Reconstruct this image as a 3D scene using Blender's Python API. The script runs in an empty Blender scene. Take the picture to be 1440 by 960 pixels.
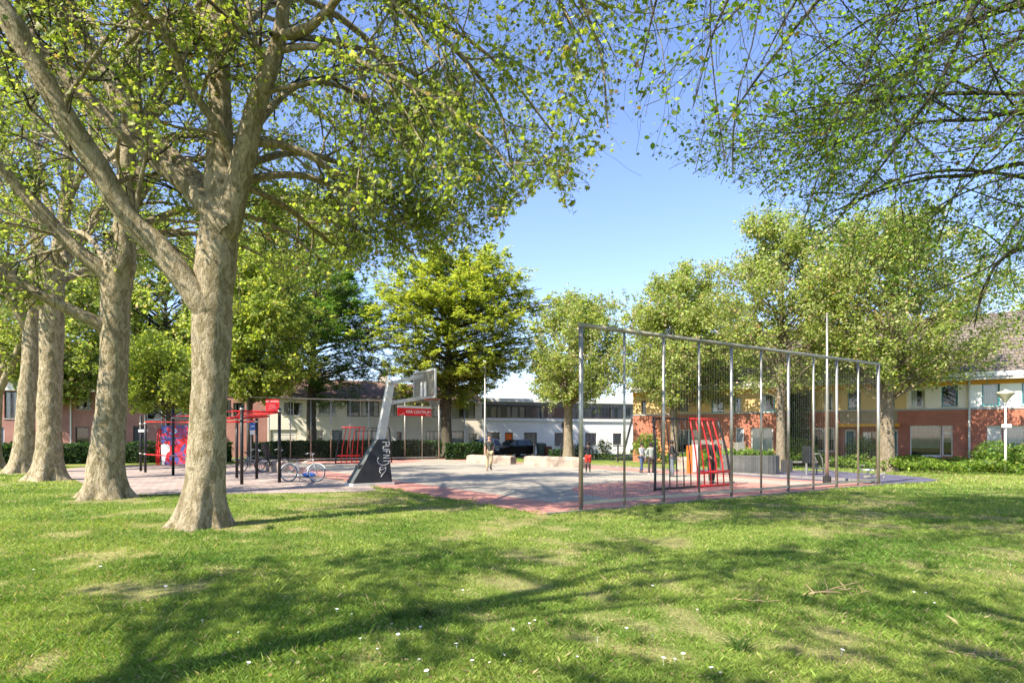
import bpy, bmesh, math, random
import numpy as np
from mathutils import Vector, Matrix, Euler
R_ = math.radians
scene = bpy.context.scene
col = scene.collection

# ---------------------------------------------------------------- camera, sky, sun, exposure
FPX, HZ, CAMH = 885.0, 614.0, 1.7          # focal length and eye line in photograph pixels (1440 wide)
cam = bpy.data.cameras.new('camera'); camo = bpy.data.objects.new('camera', cam); col.objects.link(camo)
camo.location = (0, 0, CAMH); camo.rotation_euler = (R_(90), 0, 0)
cam.sensor_width = 36; cam.lens = 36 * FPX / 1440
cam.shift_y = (HZ - 480) / 1440.0
cam.clip_start = 0.1; cam.clip_end = 2000
scene.camera = camo
SUN_EL, SUN_AZ = 47.0, 228.0               # azimuth clockwise from +Y
w = bpy.data.worlds.new('World'); scene.world = w; w.use_nodes = True
nt = w.node_tree
sky = nt.nodes.new('ShaderNodeTexSky'); sky.sky_type = 'NISHITA'; sky.sun_disc = False
sky.sun_elevation = R_(SUN_EL); sky.sun_rotation = R_(SUN_AZ)
sky.air_density = 1.0; sky.dust_density = 0.2; sky.ozone_density = 3.2
bg = nt.nodes['Background']; bg.inputs['Strength'].default_value = 0.112
tint = nt.nodes.new('ShaderNodeVectorMath'); tint.operation = 'MULTIPLY'; tint.inputs[1].default_value = (1.04, .96, 1.08)   # camera white balance
nt.links.new(sky.outputs[0], tint.inputs[0]); nt.links.new(tint.outputs[0], bg.inputs['Color'])
sl = bpy.data.lights.new('sun', 'SUN'); sl.energy = 4.9; sl.angle = R_(0.5); sl.color = (1.0, 0.91, 0.77)
so = bpy.data.objects.new('sun', sl); col.objects.link(so)
sd = Vector((math.sin(R_(SUN_AZ)) * math.cos(R_(SUN_EL)), math.cos(R_(SUN_AZ)) * math.cos(R_(SUN_EL)), math.sin(R_(SUN_EL))))
so.rotation_euler = sd.to_track_quat('Z', 'Y').to_euler(); so.location = (0, 0, 40)
scene.view_settings.view_transform = 'Standard'; scene.view_settings.look = 'None'
scene.view_settings.exposure = 1.45; scene.view_settings.gamma = 1
scene.cycles.max_bounces = 6; scene.cycles.diffuse_bounces = 3; scene.cycles.glossy_bounces = 2
scene.cycles.transmission_bounces = 4; scene.cycles.transparent_max_bounces = 8
scene.cycles.caustics_reflective = False; scene.cycles.caustics_refractive = False
scene.render.use_persistent_data = False

# ---------------------------------------------------------------- helpers
def wp(px, py, Y):
    return Vector(((px - 720) / FPX * Y, Y, CAMH + (HZ - py) / FPX * Y))
def gp(px, py):
    Y = CAMH * FPX / (py - HZ); return Vector(((px - 720) / FPX * Y, Y, 0))

def hexc(h, f=1.0):
    return tuple(c * f for c in h)

def new_mat(name):
    m = bpy.data.materials.new(name); m.use_nodes = True
    n = m.node_tree; b = n.nodes['Principled BSDF']
    return m, n, b
def mat(name, c, rough=0.6, metal=0.0, var=0.12, scale=6.0, bump=0.0, bscale=40.0, spec=0.4):
    """plain surface whose colour wanders a little (dirt, fading) with fine bump"""
    m, n, b = new_mat(name)
    tc = n.nodes.new('ShaderNodeTexCoord'); no = n.nodes.new('ShaderNodeTexNoise')
    no.inputs['Scale'].default_value = scale; no.inputs['Detail'].default_value = 5
    n.links.new(tc.outputs['Object'], no.inputs['Vector'])
    r = n.nodes.new('ShaderNodeMapRange'); r.inputs['From Min'].default_value = .3; r.inputs['From Max'].default_value = .7
    r.inputs['To Min'].default_value = 1 - var; r.inputs['To Max'].default_value = 1 + var
    n.links.new(no.outputs['Fac'], r.inputs['Value'])
    v = n.nodes.new('ShaderNodeVectorMath'); v.operation = 'SCALE'; v.inputs[0].default_value = c[:3]
    n.links.new(r.outputs[0], v.inputs['Scale']); n.links.new(v.outputs[0], b.inputs['Base Color'])
    b.inputs['Roughness'].default_value = rough; b.inputs['Metallic'].default_value = metal
    b.inputs['Specular IOR Level'].default_value = spec
    if bump:
        n2 = n.nodes.new('ShaderNodeTexNoise'); n2.inputs['Scale'].default_value = bscale; n2.inputs['Detail'].default_value = 6
        n.links.new(tc.outputs['Object'], n2.inputs['Vector'])
        bp = n.nodes.new('ShaderNodeBump'); bp.inputs['Strength'].default_value = bump; bp.inputs['Distance'].default_value = .02
        n.links.new(n2.outputs['Fac'], bp.inputs['Height']); n.links.new(bp.outputs[0], b.inputs['Normal'])
    return m
def brick_mat(name, c1, c2, mortar, bw=.21, bh=.065):
    m, n, b = new_mat(name)
    tc = n.nodes.new('ShaderNodeTexCoord'); sx = n.nodes.new('ShaderNodeSeparateXYZ'); cb = n.nodes.new('ShaderNodeCombineXYZ')
    ad = n.nodes.new('ShaderNodeMath'); ad.operation = 'ADD'
    n.links.new(tc.outputs['Object'], sx.inputs[0]); n.links.new(sx.outputs['X'], ad.inputs[0]); n.links.new(sx.outputs['Y'], ad.inputs[1])
    n.links.new(ad.outputs[0], cb.inputs['X']); n.links.new(sx.outputs['Z'], cb.inputs['Y'])
    br = n.nodes.new('ShaderNodeTexBrick'); br.inputs['Scale'].default_value = 1
    br.inputs['Brick Width'].default_value = bw; br.inputs['Row Height'].default_value = bh; br.inputs['Mortar Size'].default_value = .008
    br.inputs['Color1'].default_value = (*c1, 1); br.inputs['Color2'].default_value = (*c2, 1); br.inputs['Mortar'].default_value = (*mortar, 1)
    n.links.new(cb.outputs[0], br.inputs['Vector'])
    no = n.nodes.new('ShaderNodeTexNoise'); no.inputs['Scale'].default_value = .8; no.inputs['Detail'].default_value = 6
    n.links.new(tc.outputs['Object'], no.inputs['Vector'])
    r = n.nodes.new('ShaderNodeMapRange'); r.inputs['From Min'].default_value = .3; r.inputs['From Max'].default_value = .7
    r.inputs['To Min'].default_value = .82; r.inputs['To Max'].default_value = 1.15
    n.links.new(no.outputs['Fac'], r.inputs['Value'])
    v = n.nodes.new('ShaderNodeVectorMath'); v.operation = 'SCALE'
    n.links.new(br.outputs['Color'], v.inputs[0]); n.links.new(r.outputs[0], v.inputs['Scale']); n.links.new(v.outputs[0], b.inputs['Base Color'])
    b.inputs['Roughness'].default_value = .85
    return m
def glass_mat():
    m, n, b = new_mat('window glass')
    n.nodes.remove(b); out = n.nodes['Material Output']
    t = n.nodes.new('ShaderNodeBsdfTransparent'); t.inputs[0].default_value = (.93, .95, .95, 1)
    g = n.nodes.new('ShaderNodeBsdfGlossy'); g.inputs['Roughness'].default_value = .03
    f = n.nodes.new('ShaderNodeFresnel'); f.inputs[0].default_value = 1.5
    a = n.nodes.new('ShaderNodeMath'); a.operation = 'ADD'; a.inputs[1].default_value = .04
    mx = n.nodes.new('ShaderNodeMixShader')
    n.links.new(f.outputs[0], a.inputs[0]); n.links.new(a.outputs[0], mx.inputs[0]); n.links.new(t.outputs[0], mx.inputs[1]); n.links.new(g.outputs[0], mx.inputs[2])
    n.links.new(mx.outputs[0], out.inputs['Surface'])
    return m
def leaf_mat(name, transl=.42, rough=.5):
    m, n, b = new_mat(name)
    at = n.nodes.new('ShaderNodeAttribute'); at.attribute_name = 'Col'
    n.links.new(at.outputs['Color'], b.inputs['Base Color'])
    b.inputs['Roughness'].default_value = rough; b.inputs['Specular IOR Level'].default_value = .35
    t = n.nodes.new('ShaderNodeBsdfTranslucent')
    hs = n.nodes.new('ShaderNodeVectorMath'); hs.operation = 'MULTIPLY'; hs.inputs[1].default_value = (1.55, 1.5, .6)
    n.links.new(at.outputs['Color'], hs.inputs[0]); n.links.new(hs.outputs[0], t.inputs['Color'])
    mx = n.nodes.new('ShaderNodeMixShader'); mx.inputs[0].default_value = transl
    n.links.new(b.outputs[0], mx.inputs[1]); n.links.new(t.outputs[0], mx.inputs[2])
    n.links.new(mx.outputs[0], n.nodes['Material Output'].inputs['Surface'])
    return m
def col_mat(name, rough=.8, extra_noise=0.0):
    m, n, b = new_mat(name)
    at = n.nodes.new('ShaderNodeAttribute'); at.attribute_name = 'Col'
    n.links.new(at.outputs['Color'], b.inputs['Base Color']); b.inputs['Roughness'].default_value = rough
    b.inputs['Specular IOR Level'].default_value = .2
    return m

def tag(o, label=None, cat=None, group=None, kind=None):
    if label: o['label'] = label
    if cat: o['category'] = cat
    if group: o['group'] = group
    if kind: o['kind'] = kind
    return o
def link(o, parent=None):
    col.objects.link(o)
    if parent is not None: o.parent = parent
    return o
def empty(name, loc=(0, 0, 0), rz=0):
    o = bpy.data.objects.new(name, None); col.objects.link(o); o.location = loc; o.rotation_euler = (0, 0, rz); o.empty_display_size = .2
    return o
def copy_tree(o, parent=None):
    c = o.copy(); col.objects.link(c); c.parent = parent
    if parent is None:
        for k in ('label',):
            if k in c: del c[k]
    for ch in o.children: copy_tree(ch, c)
    return c

class MB:
    """collects shapes; build() links them as ONE mesh object"""
    def __init__(s): s.v = []; s.f = []
    def add(s, vs, fs):
        n = len(s.v); s.v += [tuple(q) for q in vs]; s.f += [tuple(n + i for i in f) for f in fs]; return s
    def box(s, x0, x1, y0, y1, z0, z1):
        return s.add([(x0,y0,z0),(x1,y0,z0),(x1,y1,z0),(x0,y1,z0),(x0,y0,z1),(x1,y0,z1),(x1,y1,z1),(x0,y1,z1)],
                     [(0,3,2,1),(4,5,6,7),(0,1,5,4),(1,2,6,5),(2,3,7,6),(3,0,4,7)])
    def cbox(s, x0, x1, y0, y1, z0, z1, c=.02):
        """box with chamfered vertical and top edges"""
        r0 = [(x0+c,y0),(x1-c,y0),(x1,y0+c),(x1,y1-c),(x1-c,y1),(x0+c,y1),(x0,y1-c),(x0,y0+c)]
        r1 = [(x0+2*c,y0+c),(x1-2*c,y0+c),(x1-c,y0+2*c),(x1-c,y1-2*c),(x1-2*c,y1-c),(x0+2*c,y1-c),(x0+c,y1-2*c),(x0+c,y0+2*c)]
        vs = [(a,b,z0) for a,b in r0] + [(a,b,z1-c) for a,b in r0] + [(a,b,z1) for a,b in r1]
        fs = [tuple(range(7,-1,-1)), tuple(range(16,24))]
        for k in (0, 8):
            for i in range(8): j = (i+1) % 8; fs.append((k+i, k+j, k+8+j, k+8+i))
        return s.add(vs, fs)
    def quad(s, a, b, c, d): return s.add([a, b, c, d], [(0,1,2,3)])
    def tube(s, pts, r, n=8, cap=True):
        pts = [Vector(p) for p in pts]; rs = r if isinstance(r, (list, tuple)) else [r]*len(pts)
        base = len(s.v); prev = None
        for i, p in enumerate(pts):
            t = (pts[min(i+1, len(pts)-1)] - pts[max(i-1, 0)]).normalized()
            if prev is None:
                prev = t.cross(Vector((0,0,1)) if abs(t.z) < .9 else Vector((1,0,0))).normalized()
            nn = (prev - t*prev.dot(t))
            nn = nn.normalized() if nn.length > 1e-6 else t.orthogonal().normalized()
            prev = nn; b = t.cross(nn)
            for k in range(n):
                a = 2*math.pi*k/n; s.v.append(tuple(p + (nn*math.cos(a) + b*math.sin(a))*rs[i]))
        for i in range(len(pts)-1):
            for k in range(n):
                k2 = (k+1) % n; s.f.append((base+i*n+k, base+i*n+k2, base+(i+1)*n+k2, base+(i+1)*n+k))
        if cap:
            s.f.append(tuple(base+k for k in range(n-1, -1, -1))); s.f.append(tuple(base+(len(pts)-1)*n+k for k in range(n)))
        return s
    def bar(s, a, b, wd, ht=None, up=(0,0,1)):
        """rectangular bar from a to b"""
        ht = ht or wd; a = Vector(a); b = Vector(b); t = (b-a).normalized(); u = Vector(up)
        if abs(t.dot(u)) > .95: u = Vector((1,0,0))
        x = t.cross(u).normalized()*wd/2; y = x.cross(t).normalized()*ht/2
        return s.add([a-x-y, a+x-y, a+x+y, a-x+y, b-x-y, b+x-y, b+x+y, b-x+y],
                     [(0,1,2,3),(7,6,5,4),(0,4,5,1),(1,5,6,2),(2,6,7,3),(3,7,4,0)])
    def prism(s, poly, y0, y1):
        """polygon in the xz plane extruded along y"""
        n = len(poly)
        return s.add([(a,y0,b) for a,b in poly] + [(a,y1,b) for a,b in poly],
                     [tuple(range(n)), tuple(range(2*n-1, n-1, -1))] + [(i, (i+1)%n, n+(i+1)%n, n+i) for i in range(n)])
    def slab(s, poly, z0, z1):
        n = len(poly)
        return s.add([(a,b,z0) for a,b in poly] + [(a,b,z1) for a,b in poly],
                     [tuple(range(n-1,-1,-1)), tuple(range(n, 2*n))] + [(i, (i+1)%n, n+(i+1)%n, n+i) for i in range(n)])
    def sphere(s, c, r, n=12, m=8, sc=(1,1,1)):
        base = len(s.v); c = Vector(c)
        for j in range(1, m):
            ph = math.pi*j/m
            for i in range(n):
                th = 2*math.pi*i/n
                s.v.append((c.x+r*sc[0]*math.sin(ph)*math.cos(th), c.y+r*sc[1]*math.sin(ph)*math.sin(th), c.z+r*sc[2]*math.cos(ph)))
        s.v.append((c.x, c.y, c.z+r*sc[2])); s.v.append((c.x, c.y, c.z-r*sc[2])); T = len(s.v)-2
        for j in range(m-2):
            for i in range(n):
                i2 = (i+1)%n; s.f.append((base+j*n+i, base+(j+1)*n+i, base+(j+1)*n+i2, base+j*n+i2))
        for i in range(n):
            i2 = (i+1)%n; s.f.append((T, base+i, base+i2)); s.f.append((T+1, base+(m-2)*n+i2, base+(m-2)*n+i))
        return s
    def torus(s, c, R, r, axis='y', n=28, m=8, sq=1.0):
        base = len(s.v); c = Vector(c)
        for i in range(n):
            a = 2*math.pi*i/n
            for j in range(m):
                b = 2*math.pi*j/m; q = R + r*math.cos(b); h = r*math.sin(b)*sq
                p = (q*math.cos(a), h, q*math.sin(a)) if axis == 'y' else ((h, q*math.cos(a), q*math.sin(a)) if axis == 'x' else (q*math.cos(a), q*math.sin(a), h))
                s.v.append(tuple(c + Vector(p)))
        for i in range(n):
            for j in range(m):
                i2 = (i+1)%n; j2 = (j+1)%m; s.f.append((base+i*m+j, base+i2*m+j, base+i2*m+j2, base+i*m+j2))
        return s
    def lathe(s, prof, n=20, c=(0,0,0)):
        base = len(s.v)
        for r, z in prof:
            for k in range(n):
                a = 2*math.pi*k/n; s.v.append((c[0]+r*math.cos(a), c[1]+r*math.sin(a), c[2]+z))
        for i in range(len(prof)-1):
            for k in range(n):
                k2 = (k+1)%n; s.f.append((base+i*n+k, base+i*n+k2, base+(i+1)*n+k2, base+(i+1)*n+k))
        return s
    def build(s, name, m=None, parent=None, smooth=False):
        me = bpy.data.meshes.new(name); me.from_pydata(s.v, [], s.f); me.update()
        if smooth: me.polygons.foreach_set('use_smooth', [True]*len(me.polygons))
        if m is not None: me.materials.append(m)
        return link(bpy.data.objects.new(name, me), parent)

def mesh_np(name, V, F, m=None, parent=None, colr=None, smooth=False):
    """V (n,3), F (k, c) index array of equal-sized faces"""
    me = bpy.data.meshes.new(name); c = F.shape[1]
    me.vertices.add(len(V)); me.vertices.foreach_set('co', np.ascontiguousarray(V, dtype=np.float32).ravel())
    me.loops.add(F.size); me.loops.foreach_set('vertex_index', np.ascontiguousarray(F, dtype=np.int32).ravel())
    me.polygons.add(len(F)); me.polygons.foreach_set('loop_start', np.arange(0, F.size, c, dtype=np.int32))
    if smooth: me.polygons.foreach_set('use_smooth', np.ones(len(F), dtype=bool))
    if colr is not None:
        a = me.attributes.new('Col', 'FLOAT_COLOR', 'POINT')
        c4 = np.ones((len(V), 4), dtype=np.float32); c4[:, :3] = colr; a.data.foreach_set('color', c4.ravel())
    me.update(calc_edges=True)
    if m is not None: me.materials.append(m)
    return link(bpy.data.objects.new(name, me), parent)

def nrm(a): return a / np.maximum(np.linalg.norm(a, axis=-1, keepdims=True), 1e-9)
def tubes_np(P, R, S):
    """batch of polylines P (N,K,3) with radii R (N,K) -> verts, quads"""
    N, K = R.shape
    T = np.empty_like(P); T[:, 1:-1] = P[:, 2:]-P[:, :-2]; T[:, 0] = P[:, 1]-P[:, 0]; T[:, -1] = P[:, -1]-P[:, -2]; T = nrm(T)
    mean = nrm(P[:, -1]-P[:, 0]); ref = np.where(np.abs(mean[:, 2:3]) < .8, np.array([[0, 0, 1.]]), np.array([[1., 0, 0]]))[:, None, :]
    n1 = nrm(np.cross(T, np.broadcast_to(ref, T.shape))); n2 = np.cross(T, n1)
    a = np.arange(S)*2*np.pi/S
    V = P[:, :, None, :] + R[:, :, None, None]*(n1[:, :, None, :]*np.cos(a)[None, None, :, None] + n2[:, :, None, :]*np.sin(a)[None, None, :, None])
    idx = np.arange(N*K*S).reshape(N, K, S); nx = np.roll(idx, -1, axis=2)
    F = np.stack([idx[:, :-1], nx[:, :-1], nx[:, 1:], idx[:, 1:]], axis=-1).reshape(-1, 4)
    return V.reshape(-1, 3), F
def sines(P, rng, freq, octaves=3, n=5):
    """smooth pseudo noise in about -1..1"""
    out = np.zeros(P.shape[:-1]); amp = 1.0; tot = 0
    for o in range(octaves):
        for _ in range(n):
            k = rng.normal(size=P.shape[-1])*freq; out += amp*np.sin(P @ k + rng.uniform(0, 6.28))
        tot += amp*math.sqrt(n/2)*1.6; freq *= 2.1; amp *= .55
    return out/tot
def combine(lst):
    V = []; F = []; n = 0
    for v, f in lst: V.append(v); F.append(f+n); n += len(v)
    return np.concatenate(V), np.concatenate(F)
# ---------------------------------------------------------------- materials
M = {}
M['steel'] = mat('galvanised steel', (.42, .40, .345), .42, .75, .15, 3)
M['steel_dull'] = mat('weathered steel', (.34, .32, .26), .55, .5, .18, 3)
M['grey_paint'] = mat('grey painted steel', (.50, .50, .46), .5, .1, .10, 4)
M['black_metal'] = mat('black powder coat', (.015, .015, .016), .45, .0, .2, 5)
M['red'] = mat('red powder coat', (.62, .02, .02), .4, 0, .12, 4)
M['red_sign'] = mat('red sign sheet', (.60, .01, .015), .45, 0, .08, 3)
M['white'] = mat('white paint', (.78, .77, .73), .6, 0, .06, 2)
M['offwhite'] = mat('off white paint', (.55, .54, .5), .6, 0, .12, 4)
M['black_pad'] = mat('black vinyl pad', (.014, .016, .018), .5, 0, .3, 3, .3, 20)
M['grey_pad'] = mat('dark grey worn vinyl', (.07, .08, .075), .6, 0, .35, 3)
M['chalk'] = mat('silver marker', (.55, .58, .56), .7)
M['orange'] = mat('orange paint', (.85, .16, .02), .5)
M['rim_orange'] = mat('orange rim', (.6, .13, .06), .5)
M['rubber'] = mat('black rubber', (.018, .018, .018), .8)
M['chrome'] = mat('bicycle metal', (.55, .56, .57), .3, .8, .05)
M['frame_silver'] = mat('silver bicycle paint', (.62, .63, .58), .35, .3, .05)
M['frame_dark'] = mat('dark bicycle paint', (.03, .035, .04), .35)
M['frame_grey'] = mat('grey bicycle paint', (.35, .36, .36), .4, .3)
M['leather'] = mat('saddle vinyl', (.015, .014, .013), .6)
M['concrete'] = mat('weathered concrete', (.30, .24, .19), .9, 0, .45, 1.8, .5, 14)
M['concrete_grey'] = mat('grey ribbed concrete', (.095, .098, .09), .85, 0, .3, 1.5, .4, 10)
M['kerb'] = mat('concrete kerb', (.22, .20, .18), .9, 0, .25, 3, .3, 30)
M['brick_red'] = brick_mat('dull red brick', (.40, .17, .13), (.33, .13, .10), (.34, .24, .2))
M['brick_bright'] = brick_mat('bright red brick', (.40, .115, .06), (.31, .085, .045), (.36, .2, .14))
M['plaster_cream'] = mat('cream render', (.74, .68, .57), .85, 0, .08, .7, .15, 30)
M['plaster_beige'] = mat('beige render', (.72, .65, .53), .85, 0, .1, .7, .15, 30)
M['plaster_white'] = mat('white painted brick', (.86, .85, .82), .8, 0, .07, .6, .15, 30)
M['plaster_yellow'] = mat('ochre yellow render', (.62, .43, .20), .85, 0, .12, .7, .15, 30)
M['plaster_orange'] = mat('orange render', (.66, .25, .11), .85, 0, .08, .7)
M['tan_board'] = mat('tan cladding', (.30, .24, .15), .8, 0, .15, 2)
M['grey_clad'] = mat('grey cladding', (.30, .31, .31), .6, 0, .12, 1)
M['roof_flat'] = mat('roof felt', (.12, .12, .12), .9)
M['frame_white'] = mat('white window frame', (.70, .69, .63), .5, 0, .05)
M['frame_black'] = mat('dark window frame', (.05, .05, .05), .5)
M['frame_teal'] = mat('teal window frame', (.02, .22, .24), .5, 0, .06)
M['teal_door'] = mat('dark teal door', (.01, .10, .11), .45, 0, .1)
M['door_grey'] = mat('grey door', (.20, .21, .24), .5)
M['door_white'] = mat('pale garage door', (.60, .56, .50), .6)
M['yellow'] = mat('ochre timber beam', (.62, .28, .02), .6, 0, .12)
M['sill'] = mat('pale sill', (.5, .48, .44), .7)
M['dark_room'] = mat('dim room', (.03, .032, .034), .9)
M['curtain'] = mat('net curtain', (.76, .76, .73), .9, 0, .12, 3)
M['blind'] = mat('grey blind', (.20, .22, .20), .8, 0, .15, 3)
M['glass'] = glass_mat()
M['blue'] = mat('blue sign', (.03, .13, .45), .5)
M['lamp_bowl'] = mat('lamp shade plastic', (.42, .39, .30), .5)
M['skin_a'] = mat('skin', (.42, .22, .15), .55, 0, .05)
M['skin_b'] = mat('dark skin', (.16, .08, .055), .55, 0, .05)
M['hair'] = mat('dark hair', (.012, .010, .009), .7)
M['shoe'] = mat('dark shoe', (.03, .03, .035), .6)
M['shoe_white'] = mat('white shoe', (.6, .6, .6), .6)
M['car_black'] = mat('black car paint', (.012, .014, .016), .22, .2, .05, 2, 0, 40, .6)
M['car_grey'] = mat('grey car paint', (.06, .07, .08), .25, .4, .05)
M['car_silver'] = mat('silver car paint', (.45, .47, .5), .3, .5, .05)
M['car_glass'] = mat('car glass', (.02, .035, .04), .05, 0, .05, 2, 0, 40, .8)
M['tail_red'] = mat('tail light', (.4, .01, .01), .25)
M['head_clear'] = mat('head light', (.7, .7, .7), .2)
M['bin_green'] = mat('grey green bin plastic', (.09, .12, .10), .6)
M['bin_brown'] = mat('brown bin plastic', (.16, .07, .04), .6)
M['stick'] = mat('dead wood', (.38, .27, .15), .8, 0, .2, 6)
M['petal'] = mat('daisy petal', (.75, .75, .72), .7)
M['soil'] = mat('soil', (.06, .045, .03), .95)

def tile_mat(name, c):
    m, n, b = new_mat(name)
    tc = n.nodes.new('ShaderNodeTexCoord'); br = n.nodes.new('ShaderNodeTexBrick'); br.inputs['Scale'].default_value = 1
    sx = n.nodes.new('ShaderNodeSeparateXYZ'); cb = n.nodes.new('ShaderNodeCombineXYZ')
    n.links.new(tc.outputs['Object'], sx.inputs[0]); n.links.new(sx.outputs['X'], cb.inputs['X']); n.links.new(sx.outputs['Z'], cb.inputs['Y'])
    n.links.new(cb.outputs[0], br.inputs['Vector'])
    br.inputs['Brick Width'].default_value = .24; br.inputs['Row Height'].default_value = .2; br.inputs['Mortar Size'].default_value = .02
    br.inputs['Color1'].default_value = (*c, 1); br.inputs['Color2'].default_value = (*[x*.7 for x in c], 1); br.inputs['Mortar'].default_value = (*[x*.35 for x in c], 1)
    n.links.new(br.outputs['Color'], b.inputs['Base Color'])
    bp = n.nodes.new('ShaderNodeBump'); bp.inputs['Strength'].default_value = .8; bp.inputs['Distance'].default_value = .04
    n.links.new(br.outputs['Fac'], bp.inputs['Height']); bp.invert = True; n.links.new(bp.outputs[0], b.inputs['Normal'])
    b.inputs['Roughness'].default_value = .85
    return m
M['tile_red'] = tile_mat('red brown roof tiles', (.21, .125, .095))
M['tile_brown'] = tile_mat('grey brown roof tiles', (.17, .14, .11))

# ---------------------------------------------------------------- pitch frame: u along the near fence, v along the long side
FO = Vector((1.6, 14.6, 0)); TH = math.atan2(7.86, 11.47)
UX, UY = math.cos(TH), math.sin(TH)
def uvw(u, v, z=0): return Vector((FO.x + u*UX - v*UY, FO.y + u*UY + v*UX, z))
def to_uv(x, y):
    dx, dy = x-FO.x, y-FO.y; return dx*UX + dy*UY, -dx*UY + dy*UX
CU0, CU1, CV0, CV1 = -1.25, 14.6, -.12, 33.4
PLAY = [gp(*p) for p in [(530, 689), (505, 691), (420, 693), (300, 694.5), (190, 695), (140, 691), (92, 668), (84, 660), (130, 655), (300, 652.5)]]
PLAY = [(p.x, p.y) for p in PLAY] + [tuple(uvw(-1.24, 30.5)[:2]), tuple(uvw(-1.24, 10)[:2])]
BLUE = [tuple(gp(*p)[:2]) for p in [(948, 661.5), (1000, 659.5), (1100, 661), (1180, 663.5), (1245, 667), (1300, 671.5), (1322, 675.5), (1300, 678.5), (1240, 681), (1232, 680), (1130, 675), (1050, 669.5)]]
def in_poly(x, y, poly):
    x = np.asarray(x); y = np.asarray(y); c = np.zeros(x.shape, bool); n = len(poly)
    for i in range(n):
        x1, y1 = poly[i]; x2, y2 = poly[(i+1) % n]
        c ^= ((y1 > y) != (y2 > y)) & (x < (x2-x1)*(y-y1)/((y2-y1) or 1e-9)+x1)
    return c
rngN = np.random.default_rng(5)
_k = [(rngN.normal(size=2)*f, rngN.uniform(0, 6.28)) for f in (.35, .5, .8, 1.1, 1.6, 2.3, 3.1, 4.2, 5.5, 7.5) for _ in range(4)]
def wear(x, y):
    """0 lush .. 1 bare"""
    s = 0
    for i, (k, p) in enumerate(_k): s = s + np.sin(k[0]*x + k[1]*y + p)*(.5 if i < 16 else .9 if i < 28 else .8)
    s = s/5.2
    for tx, ty, tr in ((-5.9, 11.9, 1.5), (-11.3, 17.5, 1.5), (-18.2, 24.7, 1.6), (-23.3, 30, 1.4)):
        s = s + 1.3*np.exp(-((x-tx)**2+(y-ty)**2)/tr**2)
    return s
def paved(x, y):
    u, v = to_uv(x, y)
    e = .12*np.sin(3.1*v+1)*np.sin(1.3*v) + .1*np.sin(7*v)
    return ((u > CU0+e+.1) & (u < CU1) & (v > CV0+.05) & (v < CV1)) | in_poly(x, y, PLAY) | in_poly(x, y, BLUE)

# ---------------------------------------------------------------- ground: one sheet, fine where it is seen
def axis(lo, hi, step, far, g=1.35):
    c = list(np.arange(lo, hi+1e-6, step)); s = step; a = hi
    while a < far: s *= g; a += s; c.append(a)
    s = step; a = lo
    while a > -far: s *= g; a -= s; c.insert(0, a)
    return np.array(c)
gx = axis(-22, 22, .16, 700); gy = axis(3, 32, .16, 700)
GX, GY = np.meshgrid(gx, gy); nx_, ny_ = len(gx), len(gy)
wv = wear(GX, GY); rg = np.random.default_rng(9)
idx = np.arange(nx_*ny_).reshape(ny_, nx_)
F = np.stack([idx[:-1, :-1], idx[:-1, 1:], idx[1:, 1:], idx[1:, :-1]], -1).reshape(-1, 4)
wn = np.clip((wv-.45)/.9, 0, .45)[..., None]
g1 = np.array([.10, .16, .025]); g2 = np.array([.20, .22, .055]); soil = np.array([.33, .25, .15])
tone = np.clip(.5+.6*np.sin(GX*.21+1)*np.sin(GY*.33+2)+rg.normal(size=GX.shape)*.16, 0, 1)[..., None]
gc = (g1*(1-tone)+g2*tone)*(1-wn) + soil*wn
gc *= (1+rg.normal(size=GX.shape)*.10)[..., None]
V = np.stack([GX, GY, np.zeros_like(GX)], -1).reshape(-1, 3)
gm, n, b = new_mat('lawn soil and turf')
at = n.nodes.new('ShaderNodeAttribute'); at.attribute_name = 'Col'
tc = n.nodes.new('ShaderNodeTexCoord'); no = n.nodes.new('ShaderNodeTexNoise'); no.inputs['Scale'].default_value = 22; no.inputs['Detail'].default_value = 8
n.links.new(tc.outputs['Object'], no.inputs['Vector'])
r = n.nodes.new('ShaderNodeMapRange'); r.inputs['From Min'].default_value = .3; r.inputs['From Max'].default_value = .7; r.inputs['To Min'].default_value = .6; r.inputs['To Max'].default_value = 1.35
n.links.new(no.outputs['Fac'], r.inputs['Value'])
v_ = n.nodes.new('ShaderNodeVectorMath'); v_.operation = 'SCALE'; n.links.new(at.outputs['Color'], v_.inputs[0]); n.links.new(r.outputs[0], v_.inputs['Scale'])
n.links.new(v_.outputs[0], b.inputs['Base Color']); b.inputs['Roughness'].default_value = .95; b.inputs['Specular IOR Level'].default_value = .1
bp = n.nodes.new('ShaderNodeBump'); bp.inputs['Strength'].default_value = .9; bp.inputs['Distance'].default_value = .03
n.links.new(no.outputs['Fac'], bp.inputs['Height']); n.links.new(bp.outputs[0], b.inputs['Normal'])
tag(mesh_np('ground', V, F, gm, None, gc.reshape(-1, 3)), kind='structure')

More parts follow.
